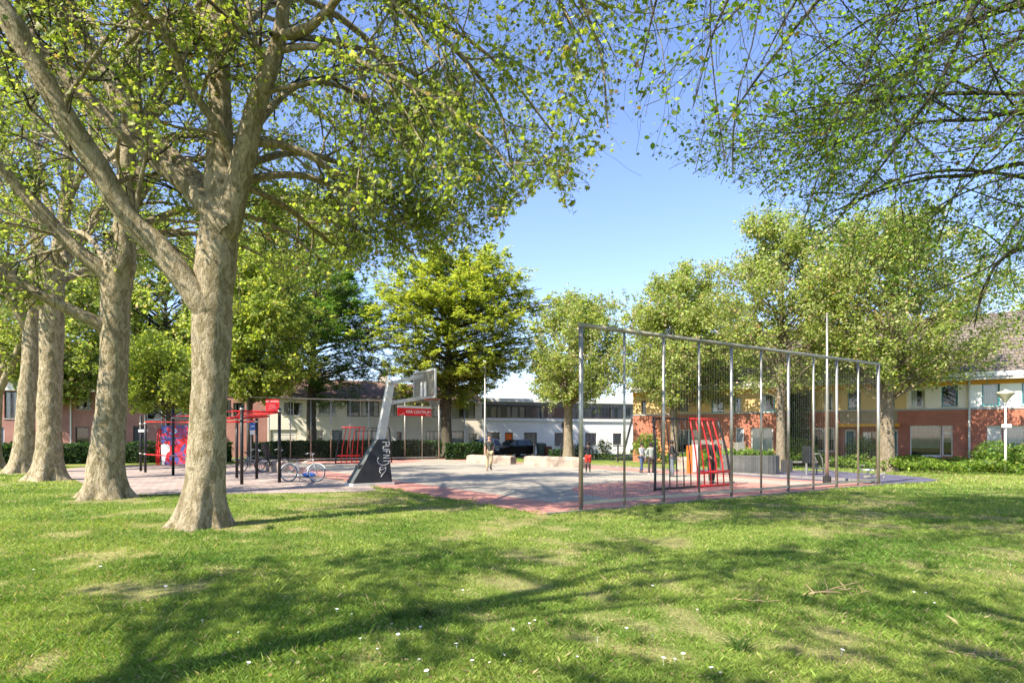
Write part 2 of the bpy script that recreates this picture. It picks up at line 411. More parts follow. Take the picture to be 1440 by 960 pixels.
# court
cm, n, b = new_mat('worn sports court coating')
tc = n.nodes.new('ShaderNodeTexCoord'); sx = n.nodes.new('ShaderNodeSeparateXYZ'); n.links.new(tc.outputs['Object'], sx.inputs[0])
no = n.nodes.new('ShaderNodeTexNoise'); no.inputs['Scale'].default_value = .45; no.inputs['Detail'].default_value = 8; no.inputs['Roughness'].default_value = .65
n.links.new(tc.outputs['Object'], no.inputs['Vector'])
cr = n.nodes.new('ShaderNodeValToRGB'); cr.color_ramp.elements[0].position = .35; cr.color_ramp.elements[0].color = (.225, .205, .175, 1)
cr.color_ramp.elements[1].position = .68; cr.color_ramp.elements[1].color = (.385, .345, .27, 1); n.links.new(no.outputs['Fac'], cr.inputs[0])
def mth(op, a, bb=None):
    q = n.nodes.new('ShaderNodeMath'); q.operation = op
    for i, z in enumerate((a, bb)):
        if z is None: continue
        if isinstance(z, (int, float)): q.inputs[i].default_value = z
        else: n.links.new(z, q.inputs[i])
    return q.outputs[0]
wob = mth('MULTIPLY', mth('SUBTRACT', no.outputs['Fac'], .5), .25)
uu = mth('ADD', sx.outputs['X'], wob); vv = mth('ADD', sx.outputs['Y'], wob)
# border band: distance to court rim below 1.4 m
du = mth('MINIMUM', mth('SUBTRACT', uu, CU0), mth('SUBTRACT', CU1, uu)); dv = mth('MINIMUM', mth('SUBTRACT', vv, -.1), mth('SUBTRACT', 33.2, vv))
band = mth('LESS_THAN', mth('MINIMUM', du, dv), 1.75)
# goal areas: half discs at both ends, painted the same red
def disc(cu, cv, rad):
    a = mth('POWER', mth('SUBTRACT', uu, cu), 2); c_ = mth('POWER', mth('SUBTRACT', vv, cv), 2); return mth('LESS_THAN', mth('ADD', a, c_), rad*rad)
red = mth('MAXIMUM', mth('MAXIMUM', band, disc(6.7, 1.8, 4.2)), disc(6.7, 31, 4.2))
n3 = n.nodes.new('ShaderNodeTexNoise'); n3.inputs['Scale'].default_value = 2.2; n3.inputs['Detail'].default_value = 9; n.links.new(tc.outputs['Object'], n3.inputs['Vector'])
fade = mth('MULTIPLY', red, n.nodes.new('ShaderNodeMapRange').outputs[0])
mr = n.nodes[-1] if False else [q for q in n.nodes if q.bl_idname == 'ShaderNodeMapRange'][-1]
mr.inputs['From Min'].default_value = .25; mr.inputs['From Max'].default_value = .7; mr.inputs['To Min'].default_value = .95; mr.inputs['To Max'].default_value = .55
n.links.new(n3.outputs['Fac'], mr.inputs['Value'])
mx = n.nodes.new('ShaderNodeMix'); mx.data_type = 'RGBA'; n.links.new(fade, mx.inputs['Factor']); n.links.new(cr.outputs[0], mx.inputs[6]); mx.inputs[7].default_value = (.47, .165, .125, 1)
n.links.new(mx.outputs[2], b.inputs['Base Color']); b.inputs['Roughness'].default_value = .75
bp = n.nodes.new('ShaderNodeBump'); bp.inputs['Strength'].default_value = .25; bp.inputs['Distance'].default_value = .01; n.links.new(n3.outputs['Fac'], bp.inputs['Height']); n.links.new(bp.outputs[0], b.inputs['Normal'])
mb = MB(); cc = []
rj = random.Random(3)
vs = list(np.linspace(CV0, CV1, 60))
left = [(CU0 + rj.uniform(-.12, .14), v) for v in vs]
poly = [(u, CV0) for u in np.linspace(CU0+.2, CU1, 20)] + [(CU1, CV1)] + left[::-1]
mb.add([(u, v, .008) for u, v in poly], [tuple(range(len(poly)))])
court = mb.build('sports_court', cm); court.location = FO; court.rotation_euler = (0, 0, TH); tag(court, kind='structure')
# centre line and circle
mk = mat('faded white court line', (.36, .34, .32), .8, 0, .3, 3)
mb = MB()
for (u0, u1, v0, v1) in ((.6, 12.8, 16.6, 16.66),):
    mb.quad((u0, v0, .012), (u1, v0, .012), (u1, v1, .012), (u0, v1, .012))
for k in range(40):
    a, c = 2*math.pi*k/40, 2*math.pi*(k+1)/40
    mb.quad(*[(6.7+q*math.cos(t), 16.6+q*math.sin(t), .016) for q, t in ((1.8, a), (1.88, a), (1.88, c), (1.8, c))])
o = mb.build('court_marking', mk); o.location = FO; o.rotation_euler = (0, 0, TH); tag(o, kind='structure')
# playground paving, slabs
pm, n, b = new_mat('beige concrete pavers')
tc = n.nodes.new('ShaderNodeTexCoord'); br = n.nodes.new('ShaderNodeTexBrick'); br.inputs['Scale'].default_value = 1; br.inputs['Brick Width'].default_value = .3; br.inputs['Row Height'].default_value = .3
br.inputs['Mortar Size'].default_value = .012; br.inputs['Color1'].default_value = (.33, .26, .22, 1); br.inputs['Color2'].default_value = (.27, .215, .19, 1); br.inputs['Mortar'].default_value = (.16, .13, .10, 1)
n.links.new(tc.outputs['Object'], br.inputs['Vector'])
no = n.nodes.new('ShaderNodeTexNoise'); no.inputs['Scale'].default_value = .7; no.inputs['Detail'].default_value = 8; n.links.new(tc.outputs['Object'], no.inputs['Vector'])
r = n.nodes.new('ShaderNodeMapRange'); r.inputs['From Min'].default_value = .3; r.inputs['From Max'].default_value = .7; r.inputs['To Min'].default_value = .75; r.inputs['To Max'].default_value = 1.25; n.links.new(no.outputs['Fac'], r.inputs['Value'])
v_ = n.nodes.new('ShaderNodeVectorMath'); v_.operation = 'SCALE'; n.links.new(br.outputs['Color'], v_.inputs[0]); n.links.new(r.outputs[0], v_.inputs['Scale']); n.links.new(v_.outputs[0], b.inputs['Base Color']); b.inputs['Roughness'].default_value = .9
mb = MB(); mb.add([(x, y, .004) for x, y in PLAY], [tuple(range(len(PLAY)))]); tag(mb.build('playground_paving', pm), kind='structure')
blm = mat('blue rubber safety surface', (.09, .085, .13), .85, 0, .35, 2, .5, 60)
mb = MB(); mb.add([(x, y, .020) for x, y in BLUE], [tuple(range(len(BLUE)))]); tag(mb.build('rubber_surface', blm), kind='structure')
# kerb behind the pitch and a strip of street beyond the hedge
mb = MB()
for k in range(22):
    a = uvw(CU1+.02, .3+k*1.0); c_ = uvw(CU1+.02, .3+k*1.0+.985); mb.bar((a.x, a.y, .05), (c_.x, c_.y, .05), .12, .12)
for k in range(16):
    a = uvw(-1.15+k*1.0, CV0-.07); c_ = uvw(-1.15+k*1.0+.985, CV0-.07); mb.bar((a.x, a.y, .0), (c_.x, c_.y, .0), .07, .07)
tag(mb.build('kerb', M['kerb']), kind='structure')
asph = mat('asphalt', (.055, .055, .055), .9, 0, .2, 2, .4, 60)
mb = MB()
st = [(-60, 33), (-19, 45.3), (-7.6, 51.5), (11, 64), (13, 60), (-5, 49.5), (-18, 42.5), (-60, 30)]
st = [(-62, 37), (-20, 49.4), (-6.8, 54.6), (12.5, 61.5), (14.5, 58), (-4.8, 51.0), (-18.6, 46), (-61, 33.5)]
mb.add([(x, y, .004) for x, y in st], [tuple(range(len(st)-1, -1, -1))]); tag(mb.build('road', asph), kind='structure')

# ---------------------------------------------------------------- houses
def on_line(p0, p1, px):
    """where the sight line of a photograph column meets the facade line: distance along it, and depth"""
    k = (px-720)/FPX; dx, dy = p1[0]-p0[0], p1[1]-p0[1]
    t = (k*p0[1]-p0[0])/(dx-k*dy); L = math.hypot(dx, dy)
    return t*L, p0[1]+t*dy
def wall_with_holes(x0, x1, z0, z1, holes, depth=.14):
    xs = sorted({x0, x1, *[min(max(h[i], x0), x1) for h in holes for i in (0, 1)]})
    zs = sorted({z0, z1, *[min(max(h[i], z0), z1) for h in holes for i in (2, 3)]})
    mb = MB()
    for i in range(len(xs)-1):
        j = 0
        while j < len(zs)-1:
            cx = (xs[i]+xs[i+1])/2
            hole = lambda jj: any(h[0] < cx < h[1] and h[2] < (zs[jj]+zs[jj+1])/2 < h[3] for h in holes)
            if hole(j): j += 1; continue
            k = j
            while k+1 < len(zs)-1 and not hole(k+1): k += 1
            mb.quad((xs[i], 0, zs[j]), (xs[i+1], 0, zs[j]), (xs[i+1], 0, zs[k+1]), (xs[i], 0, zs[k+1])); j = k+1
    for a, b_, c, d in holes:
        c = max(c, z0)
        if d <= z0 or c >= z1: continue
        mb.quad((a, 0, c), (a, depth, c), (a, depth, d), (a, 0, d)); mb.quad((b_, depth, c), (b_, 0, c), (b_, 0, d), (b_, depth, d))
        mb.quad((a, 0, d), (a, depth, d), (b_, depth, d), (b_, 0, d)); mb.quad((a, depth, c), (a, 0, c), (b_, 0, c), (b_, depth, c))
    return mb
rh = random.Random(11)
def add_window(root, x0, x1, z0, z1, fm, mull=1, curtain=1, depth=.14, sill=True, tr=None):
    f = MB(); t = .06; y0, y1 = depth-.05, depth+.02
    f.box(x0, x0+t, y0, y1, z0, z1).box(x1-t, x1, y0, y1, z0, z1).box(x0+t, x1-t, y0, y1, z0, z0+t).box(x0+t, x1-t, y0, y1, z1-t, z1)
    for k in range(1, mull+1):
        xm = x0+(x1-x0)*k/(mull+1); f.box(xm-t/2, xm+t/2, y0+.004, y1, z0+t, z1-t)
    if tr: f.box(x0+t, x1-t, y0+.008, y1-.004, z0+(z1-z0)*tr-t/2, z0+(z1-z0)*tr+t/2)
    wo = f.build('window', fm, root)
    MB().quad((x0+t/2, depth, z0), (x1-t/2, depth, z0), (x1-t/2, depth, z1), (x0+t/2, depth, z1)).build('pane', M['glass'], wo)
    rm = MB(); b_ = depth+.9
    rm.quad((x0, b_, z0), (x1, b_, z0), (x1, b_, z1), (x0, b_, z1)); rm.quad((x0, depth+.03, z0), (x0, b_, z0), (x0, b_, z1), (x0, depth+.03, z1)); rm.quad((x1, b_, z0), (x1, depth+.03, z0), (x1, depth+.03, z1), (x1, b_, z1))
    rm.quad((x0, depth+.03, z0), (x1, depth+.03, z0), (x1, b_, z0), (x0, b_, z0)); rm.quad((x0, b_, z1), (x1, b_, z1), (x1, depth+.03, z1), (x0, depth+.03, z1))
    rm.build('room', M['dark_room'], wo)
    if curtain:
        c = MB(); n = max(6, int((x1-x0)/.07)); vs = []
        if curtain == 1: spans = [(x0, x0+(x1-x0)*rh.uniform(.25, .5)), (x1-(x1-x0)*rh.uniform(.15, .4), x1)]; zb = z0
        elif curtain == 2: spans = [(x0, x1)]; zb = z0
        else: spans = [(x0, x1)]; zb = z0+(z1-z0)*rh.uniform(.1, .5)
        for a, b2 in spans:
            n = max(4, int((b2-a)/.06))
            for i in range(n):
                xa = a+(b2-a)*i/n; xb = a+(b2-a)*(i+1)/n; ya = depth+.03+(.03 if i % 2 else 0); yb = depth+.03+(0 if i % 2 else .03)
                c.quad((xa, ya, zb), (xb, yb, zb), (xb, yb, z1), (xa, ya, z1))
        c.build('curtain' if curtain != 3 else 'blind', M['curtain'] if curtain != 3 else M['blind'], wo)
    if sill: MB().box(x0-.05, x1+.05, -.05, depth-.055, z0-.06, z0-.003).build('sill', M['sill'], wo)
    return wo
def add_door(root, x0, x1, z1, dm, fm, depth=.14, ribs=0):
    f = MB(); t = .07
    f.box(x0, x0+t, depth-.05, depth+.02, 0, z1).box(x1-t, x1, depth-.05, depth+.02, 0, z1).box(x0+t, x1-t, depth-.05, depth+.02, z1-t, z1)
    do = f.build('door', fm, root)
    p = MB(); p.box(x0+t, x1-t, depth-.02, depth+.03, 0, z1-t)
    for k in range(1, ribs+1): p.box(x0+t+.05, x1-t-.05, depth-.035, depth-.0205, k*(z1-t)/(ribs+1)-.03, k*(z1-t)/(ribs+1)+.03)
    p.build('door_leaf', dm, do)
    MB().tube([(x1-t-.1, depth-.06, 1.0), (x1-t-.2, depth-.06, 1.0)], .012, 6).build('handle', M['chrome'], do)
def house(name, label, p0, p1, px0, px1, bands, wins, roof, depth=8, group=None, x0=None, x1=None):
    """facade on the line p0-p1 between two photograph columns. bands: (z0, z1, material). wins: (px, px, py, py, kind, frame...)"""
    a = on_line(p0, p1, px0)[0] if x0 is None else x0
    b_ = on_line(p0, p1, px1)[0] if x1 is None else x1
    L = math.hypot(p1[0]-p0[0], p1[1]-p0[1]); ux, uy = (p1[0]-p0[0])/L, (p1[1]-p0[1])/L
    root = empty(name, (p0[0]+ux*a, p0[1]+uy*a, 0), math.atan2(uy, ux)); tag(root, label, 'house', group)
    W = b_-a; holes = []; items = []
    for w_ in wins:
        t0, Y0 = on_line(p0, p1, w_[0]); t1, Y1 = on_line(p0, p1, w_[1]); Ym = (Y0+Y1)/2
        z1 = CAMH+(HZ-w_[2])/FPX*Ym; z0 = CAMH+(HZ-w_[3])/FPX*Ym if w_[3] is not None else 0
        z0 = max(z0, 0); t0 = max(t0-a, .05); t1 = min(t1-a, W-.05)
        if t1-t0 < .2: continue
        holes.append((t0, t1, z0, z1)); items.append((t0, t1, z0, z1, w_[4], w_[5:]))
    for z0, z1, m in bands:
        wall_with_holes(0, W, z0, z1, holes).build('wall', m, root)
    H = bands[-1][1]; m = bands[0][2]
    s = MB(); s.quad((0, depth, 0), (0, 0, 0), (0, 0, H), (0, depth, H)); s.quad((W, 0, 0), (W, depth, 0), (W, depth, H), (W, 0, H)); s.quad((W, depth, 0), (0, depth, 0), (0, depth, H), (W, depth, H))
    s.build('side_wall', m, root)
    for t0, t1, z0, z1, k, ex in items:
        if k == 'w': add_window(root, t0, t1, z0, z1, M[ex[0]], ex[1], ex[2], sill=len(ex) < 4, tr=(ex[3] if len(ex) > 3 else None))
        else: add_door(root, t0, t1, z1, M[ex[0]], M[ex[1]], ribs=ex[2])
    if roof[0] == 'pitched':
        _, rz, rm = roof; ov = .45; r = MB(); th = .09; sl = (rz-H)/(depth/2)
        for sgn in (0, 1):
            e = -ov if sgn == 0 else depth+ov; mid = depth/2; ze = H-ov*sl+.02
            for (lo, hi) in ((0, th),):
                A = [(-.02, e, ze), (W+.02, e, ze), (W+.02, mid, rz+.02), (-.02, mid, rz+.02)]
                if sgn: A = A[::-1]
                Bv = [(x, y, z+th) for x, y, z in A]
                r.add(A+Bv, [(3,2,1,0), (4,5,6,7), (0,1,5,4), (1,2,6,5), (2,3,7,6), (3,0,4,7)])
        ro = r.build('roof', rm, root)
        g = MB(); g.add([(0, 0, H), (0, depth, H), (0, depth/2, rz)], [(0,1,2)]); g.add([(W, 0, H), (W, depth, H), (W, depth/2, rz)], [(0,2,1)]); g.build('gable', m, root)
        gt = MB(); gt.box(0, W, -ov-.13, -ov-.01, H-ov*sl-.06, H-ov*sl+.06); gt.build('gutter', M['grey_paint'], root)
        c = MB(); cx = W*.7; c.box(cx, cx+.7, depth/2-.35, depth/2+.35, rz-.6, rz+.7); c.box(cx-.04, cx+.74, depth/2-.39, depth/2+.39, rz+.7, rz+.78); c.build('chimney', bands[0][2], ro)
    else:
        r = MB(); r.box(-.01, W+.01, -.06, depth+.05, H+.002, H+.14); r.build('roof', M['roof_flat'], root)
        r = MB(); r.box(0, W, -.12, -.063, H-.10, H+.17); r.build('roof_edge', M['white'], root)
    return root, a, W

dK, aK, bK, cK = (-46, 44.6), (-20.2, 52.9), (-6.4, 57.4), (13.9, 64.0)
# brick terrace on the left, with a set back top storey
def brick_row(label, px0, px1, wins, pipe):
    root, a, W = house('brick_house', label, dK, aK, px0, px1, [(0, 5.3, M['brick_red'])], wins, ('flat',), 9, 'brick terrace houses on the left')
    H = 5.45; t = MB()
    # set back storey: posts, glass band, parapet and flat roof
    t.box(.05, W-.05, 1.6, 8.6, H, H+.5); t.box(.05, W-.05, 1.6, 8.6, H+2.2, H+2.6); t.box(.05, W-.05, 1.9, 8.6, H+.5, H+2.2)
    ps = t.build('top_storey', M['grey_clad'], root)
    n = max(2, int(W/1.5)); g = MB(); f = MB()
    for i in range(n):
        x = .2+(W-.4)*i/n; x2 = .2+(W-.4)*(i+1)/n
        g.quad((x+.06, 1.75, H+.55), (x2-.06, 1.75, H+.55), (x2-.06, 1.75, H+2.15), (x+.06, 1.75, H+2.15)); f.box(x-.05, x+.05, 1.68, 1.8, H+.502, H+2.198)
    g.build('glazing', M['car_glass'], ps); f.build('window_grid', M['white'], ps)
    rl = MB()
    for k in range(int(W/.9)+1): rl.box(.05+k*.9, .09+k*.9, .02, .06, H+.14, H+1.05)
    rl.box(.05, W-.05, .01, .07, H+1.05, H+1.1); rl.box(.05, W-.05, .02, .05, H+.6, H+.63); rl.build('balcony_rail', M['offwhite'], root)
    if pipe:
        x = on_line(dK, aK, pipe)[0]-a; MB().tube([(x, -.1, 0), (x, -.1, 5.35)], .055, 8).build('downpipe', M['white'], root)
    return root
wk = ('w', 'frame_black', 1, 1)
brick_row('red brick house seen behind the leftmost plane trunks', -220, 102,
          [(-160, -120, 550, 578, *wk), (-90, -60, 550, 578, *wk), (-100, -70, 600, None, 'd', 'door_grey', 'frame_black', 1), (6, 24, 550, 588, *wk), (-2, 6, 600, None, 'd', 'door_grey', 'frame_white', 1), (40, 60, 550, 576, *wk)], 100)
brick_row('red brick house seen between the second and third plane trunks', 102, 240,
          [(108, 128, 549, 575, *wk), (106, 125, 600, 634, 'w', 'frame_black', 0, 0), (150, 172, 552, 576, *wk), (145, 172, 602, 625, *wk), (187, 205, 599, None, 'd', 'frame_black', 'frame_black', 0), (206, 228, 573, 590, 'w', 'frame_white', 0, 3)], 234)
brick_row('red brick house end behind the climbing frame and beside the cream house', 240, 376,
          [(245, 268, 562, 588, *wk), (260, 285, 602, 625, *wk), (300, 325, 562, 586, *wk), (328, 344, 566, 585, *wk), (290, 304, 600, None, 'd', 'door_grey', 'frame_black', 1)], None)
# cream houses
cg = 'cream rendered houses behind the far fence'
r_, a_, W_ = house('cream_house', 'cream rendered house with a pale garage door behind the far fence', aK, bK, 376, 484, [(0, 3.0, M['plaster_cream']), (3.0, 5.15, M['plaster_cream'])],
      [(399, 426, 565, 584, 'w', 'frame_white', 1, 1), (448, 473, 565, 584, 'w', 'frame_white', 1, 2), (380, 418, 604, None, 'd', 'door_white', 'tan_board', 6), (445, 455, 604, 623, 'w', 'frame_white', 0, 3, .5), (467, 481, 604.5, None, 'd', 'door_grey', 'frame_black', 1)],
      ('pitched', 6.9, M['tile_red']), 9, cg)
house('cream_house', 'middle cream house behind the basketball hoop post', aK, bK, 484, 566, [(0, 5.15, M['plaster_cream'])],
      [(488, 506, 564, 585, 'w', 'frame_black', 0, 0), (508, 533, 564, 585, 'w', 'frame_black', 1, 1), (500, 533, 605, 624, 'w', 'frame_black', 2, 2), (549, 563, 567, 585, 'w', 'frame_white', 1, 1), (558, 565, 607, 624, 'w', 'frame_black', 0, 3)],
      ('pitched', 6.9, M['tile_red']), 9, cg)
house('cream_house', 'cream house with wide dark windows behind the yellow green tree', aK, bK, 566, 678, [(0, 5.0, M['plaster_beige'])],
      [(570, 600, 567, 585, 'w', 'frame_white', 2, 1), (599, 652, 606, 626, 'w', 'frame_black', 2, 2), (608, 630, 567, 586, 'w', 'frame_black', 1, 1), (636, 668, 566, 588, 'w', 'frame_black', 2, 1), (660, 671, 609, 626, 'w', 'frame_black', 0, 1)],
      ('pitched', 6.7, M['tile_red']), 9, cg)
# white houses
def white_house(label, px0, px1, wins):
    root, a, W = house('white_house', label, bK, cK, px0, px1, [(0, 3.3, M['plaster_white'])], wins, ('flat',), 9, 'white flat roofed houses with a glazed upper floor')
    H = 3.45; t = MB(); t.box(0, W, .25, 8.9, H, 5.0); ps = t.build('upper_storey', M['grey_clad'], root)
    n = max(2, int(W/1.25)); g = MB(); f = MB(); c = MB(); t_ = .2
    for i in range(n):
        x = .1+(W-.2)*i/n; x2 = .1+(W-.2)*(i+1)/n
        g.quad((x+.05, .16, H+.1), (x2-.05, .16, H+.1), (x2-.05, .16, 4.55), (x+.05, .16, 4.55)); f.box(x-.04, x+.05, .12, .24, H+.02, 4.6)
        if rh.random() < .85:
            for (q0, q1) in ((0, rh.uniform(.2, .5)), (rh.uniform(.55, .8), 1)):
                xa, xb = x+.07+(x2-x-.14)*q0, x+.07+(x2-x-.14)*q1; c.quad((xa, .19, H+.1), (xb, .19, H+.1), (xb, .19, 4.53), (xa, .19, 4.53))
    f.box(0, W, .10, .245, 4.6, 4.72).box(0, W, .10, .245, H-.03, H+.03)
    g.build('glazing', M['glass'], ps); f.build('window_grid', M['frame_black'], ps); c.build('curtain', M['curtain'], ps)
    r = MB(); r.box(-.01, W+.01, -.02, 9.1, 5.0, 5.35); r.build('upper_roof', M['white'], root)
    return root
wh = ('w', 'frame_black', 0, 2)
white_house('white house with the bright orange front door', 678, 760,
            [(685, 703, 607.5, 626, *wh), (710, 721.5, 608, None, 'd', 'orange', 'frame_black', 0), (737, 755, 608, 626, *wh)])
white_house('white house at the right end beside the red brick house, with three dark windows', 760, 893,
            [(780, 796, 608.5, 626, *wh), (823, 839, 608.5, 626, *wh), (862, 874, 609, 625, *wh)])
# right hand row
R1, R0 = (8.45, 44.0), (26.8, 33.0)
rg_ = 'brick and render terrace houses on the right'
def fascia(root, W, H):
    MB().box(0, W, -.06, -.003, H-.62, H-.34).build('orange_board', M['yellow'], root)
    MB().box(0, W, -.42, -.02, H-.335, H-.30).build('soffit', M['white'], root)
    MB().box(0, W, -.44, -.41, H-.33, H+.02).build('fascia', M['white'], root)
    MB().box(0, W, -.03, -.003, 3.18, 3.28).build('string_course', M['grey_clad'], root)
wt = ('w', 'frame_teal', 0); ww = ('w', 'frame_white', 1)
rt, a, W = house('terrace_house', 'brick house end with the orange rendered panel behind the near goal', R1, R0, 890, 1107,
      [(0, 3.2, M['brick_bright']), (3.2, 5.15, M['plaster_yellow'])],
      [(902, 908, 563, 583, 'w', 'frame_black', 0, 0), (1032, 1042, 559, 580, *wt, 1), (956, 968, 557, 578, 'w', 'frame_teal', 0, 2), (1069, 1090, 555, 579, *wt, 1), (1000, 1018, 560, 580, *wt, 1), (1056, 1087, 601, 636, *ww, 2), (1034, 1046, 601, None, 'd', 'door_grey', 'frame_white', 2), (952, 985, 604, 637, *ww, 3)],
      ('pitched', 9.0, M['tile_brown']), 10, rg_)
fascia(rt, W, 5.15)
x0 = on_line(R1, R0, 925)[0]-a; x1 = on_line(R1, R0, 943)[0]-a
MB().box(x0, x1, -.05, -.004, 0, 3.15).build('orange_panel', M['plaster_orange'], rt)
rt, a, W = house('terrace_house', 'middle terrace house with ivy, teal doors and yellow porch beams', R1, R0, 1107, 1275,
      [(0, 3.2, M['brick_bright']), (3.2, 5.15, M['plaster_yellow'])],
      [(1122, 1140, 549, 578, *wt, 1), (1158, 1172, 552, 577, 'w', 'frame_white', 0, 3), (1192, 1210, 549, 576, *wt, 0), (1250, 1258, 549, 573, *wt, 0), (1128, 1139, 601, 637, 'w', 'frame_white', 0, 3, .75), (1144, 1174, 601, 634, *ww, 3), (1188, 1203, 604, None, 'd', 'teal_door', 'frame_white', 1), (1212, 1240, 606, 636, 'w', 'tan_board', 1, 1), (1253, 1263, 604, None, 'd', 'teal_door', 'frame_white', 1)],
      ('pitched', 9.0, M['tile_brown']), 10, rg_)
fascia(rt, W, 5.15)
x0 = on_line(R1, R0, 1178)[0]-a; x1 = on_line(R1, R0, 1265)[0]-a
MB().box(x0, x1, -.9, -.005, 2.28, 2.46).build('porch_beam', M['yellow'], rt)
MB().box(x0+.1, x1-.1, -.04, -.005, 2.47, 3.15).build('cladding', M['tan_board'], rt)
rt, a, W = house('terrace_house', 'brick house with the wide dark living room window and grey blinds', R1, R0, 1275, 1362,
      [(0, 3.2, M['brick_bright']), (3.2, 5.15, M['plaster_beige'])],
      [(1280, 1301, 547, 572, 'w', 'frame_white', 0, 1), (1324, 1347, 541, 571, *wt, 0), (1280, 1324, 598, 641, 'w', 'frame_white', 0, 3), (1325, 1340, 598, 641, 'w', 'frame_white', 0, 3, .75)],
      ('pitched', 9.0, M['tile_brown']), 10, rg_)
fascia(rt, W, 5.15)
rt, a, W = house('terrace_house', 'rightmost house with white upper wall and striped curtains behind the lamp', R1, R0, 1362, 1640,
      [(0, 3.2, M['brick_bright']), (3.2, 5.15, M['plaster_white'])],
      [(1381, 1406, 537, 570, *wt, 2), (1437, 1465, 535, 568, *wt, 2), (1388, 1409, 598, None, 'd', 'offwhite', 'frame_white', 2), (1411, 1475, 598, 641, 'w', 'frame_white', 1, 2), (1500, 1530, 530, 566, *wt, 1), (1540, 1600, 600, 640, *ww, 1)],
      ('pitched', 9.0, M['tile_brown']), 10, rg_)
fascia(rt, W, 5.15); MB().tube([(.02, -.12, 0), (.02, -.12, 4.8)], .055, 8).build('downpipe', M['offwhite'], rt)
# ---------------------------------------------------------------- tall ball fences at both ends of the pitch
def text_mesh(txt, size, extrude=.004, align='CENTER'):
    cu = bpy.data.curves.new('lettering', 'FONT'); cu.body = txt; cu.size = size; cu.extrude = extrude; cu.align_x = align; cu.align_y = 'CENTER'
    o = bpy.data.objects.new('lettering', cu); me = bpy.data.meshes.new_from_object(o); bpy.data.objects.remove(o); return me
def ball_fence(label, p0, p1, H, nbay, h1=None, rail=.075):
    L = math.hypot(p1[0]-p0[0], p1[1]-p0[1]); root = empty('ball_fence', (p0[0], p0[1], 0), math.atan2(p1[1]-p0[1], p1[0]-p0[0])); tag(root, label, 'fence', 'tall bar fences at the ends of the pitch')
    for i in range(nbay+1):
        x = L*i/nbay; r = rail*.72 if i in (0, nbay) else .031+.009*(i % 2 == 0)
        m = MB(); m.tube([(x, 0, 0), (x, 0, H-.001)], r, 12); m.box(x-.09, x+.09, -.09, .09, .0, .015); m.build('post', M['steel'], root, True)
    m = MB(); m.tube([(-.06, 0, H+.02), (L+.06, 0, H+.02)], rail*.72, 12); m.build('top_rail', M['steel_dull'], root, True)
    m = MB(); m.bar((.05, 0, .17), (L-.05, 0, .17), .05, .07); m.build('bottom_rail', M['steel'], root)
    for i in range(nbay):
        m = MB(); x0 = L*i/nbay; x1 = L*(i+1)/nbay; n = 13
        for k in range(1, n): m.tube([(x0+(x1-x0)*k/n, 0, .20), (x0+(x1-x0)*k/n, 0, H-.04)], .0017, 4, False)
        m.build('bar_panel', M['steel'], root)
    return root
ball_fence('near tall steel fence with thin vertical bars at the edge of the lawn', (1.6, 14.6), (13.07, 22.46), 4.27, 10)
fp0, fp1 = uvw(-.9, 32.6), uvw(12.6, 32.6)
ball_fence('far tall steel fence with thin bars in front of the clipped hedge', (-17.4, 41.4), (-5.55, 47.8), 4.3, 10)

# ---------------------------------------------------------------- goals: W wide, slanting back of bars, right half red seen from behind
def goal(label, u, v, rz, W=3.75):
    o = uvw(u, v); root = empty('football_goal', o, rz); tag(root, label, 'goal', 'steel football goals at the ends of the pitch')
    D, H = .34, 2.3; ins = .28
    def back(x, t):      # point on slanting back, t 0 ground .. 1 top; local y=0 is the back, +y the mouth
        k = ins*(t**1.5); xx = x*(W-2*k)/W
        return (xx, D*(t**1.9)*.95, .06+(H-.06)*t)
    for s in (-1, 1):
        m = MB(); m.tube([(s*(W/2+.03), -.02, 0)]+[back(s*W/2, t/6) for t in range(1, 7)], .04, 10); m.build('leg', M['black_metal'], root, True)
    m = MB(); m.tube([back(-W/2, 1), back(.1, 1)], .035, 10); m.build('crossbar', M['black_metal'], root, True)
    m = MB(); m.tube([back(.101, 1), back(W/2, 1)], .040, 10); m.build('crossbar', M['red'], root, True)
    m = MB(); m.tube([back(-W/2, 0), back(.1, 0)], .035, 8)
    for k in range(1, 6): m.tube([back(-W/2+W*k/11., t/6) for t in range(0, 7)], .021, 6)
    m.build('back_bars', M['black_metal'], root, True)
    m = MB(); m.tube([back(.101, 0), back(W/2, 0)], .036, 8); m.tube([back(.3, .2), back(W/2-.05, .2)], .05, 8)
    for k in range(6, 11): m.tube([back(-W/2+W*k/11., t/6) for t in range(0, 7)], .027, 6)
    m.build('back_bars', M['red'], root, True)
goal('near football goal of black and red bars seen from behind', 7.15, 2.6, TH)
goal('far football goal of black and red bars in front of the far fence', 5.55, 27.8, TH+math.pi)

# ---------------------------------------------------------------- basketball hoop
hb = uvw(-1.15, 9.9); root = empty('basketball_hoop', (-4.97, 22.3, 0), TH); tag(root, 'basketball hoop on a leaning white post with a black padded wedge base', 'basketball hoop')
def wedge(x0, x1, y0, y1, xt0, xt1, yt, z0, z1, nm, m):
    b_ = MB(); b_.add([(x0,y0,z0),(x1,y0,z0),(x1,y1,z0),(x0,y1,z0),(xt0,-yt,z1),(xt1,-yt,z1),(xt1,yt,z1),(xt0,yt,z1)],
        [(0,3,2,1),(4,5,6,7),(0,1,5,4),(1,2,6,5),(2,3,7,6),(3,0,4,7)]); return b_.build(nm, m, root)
w1 = wedge(-.78, .62, -.36, .36, .16, .52, .2, .1, 1.62, 'padding', M['black_pad'])
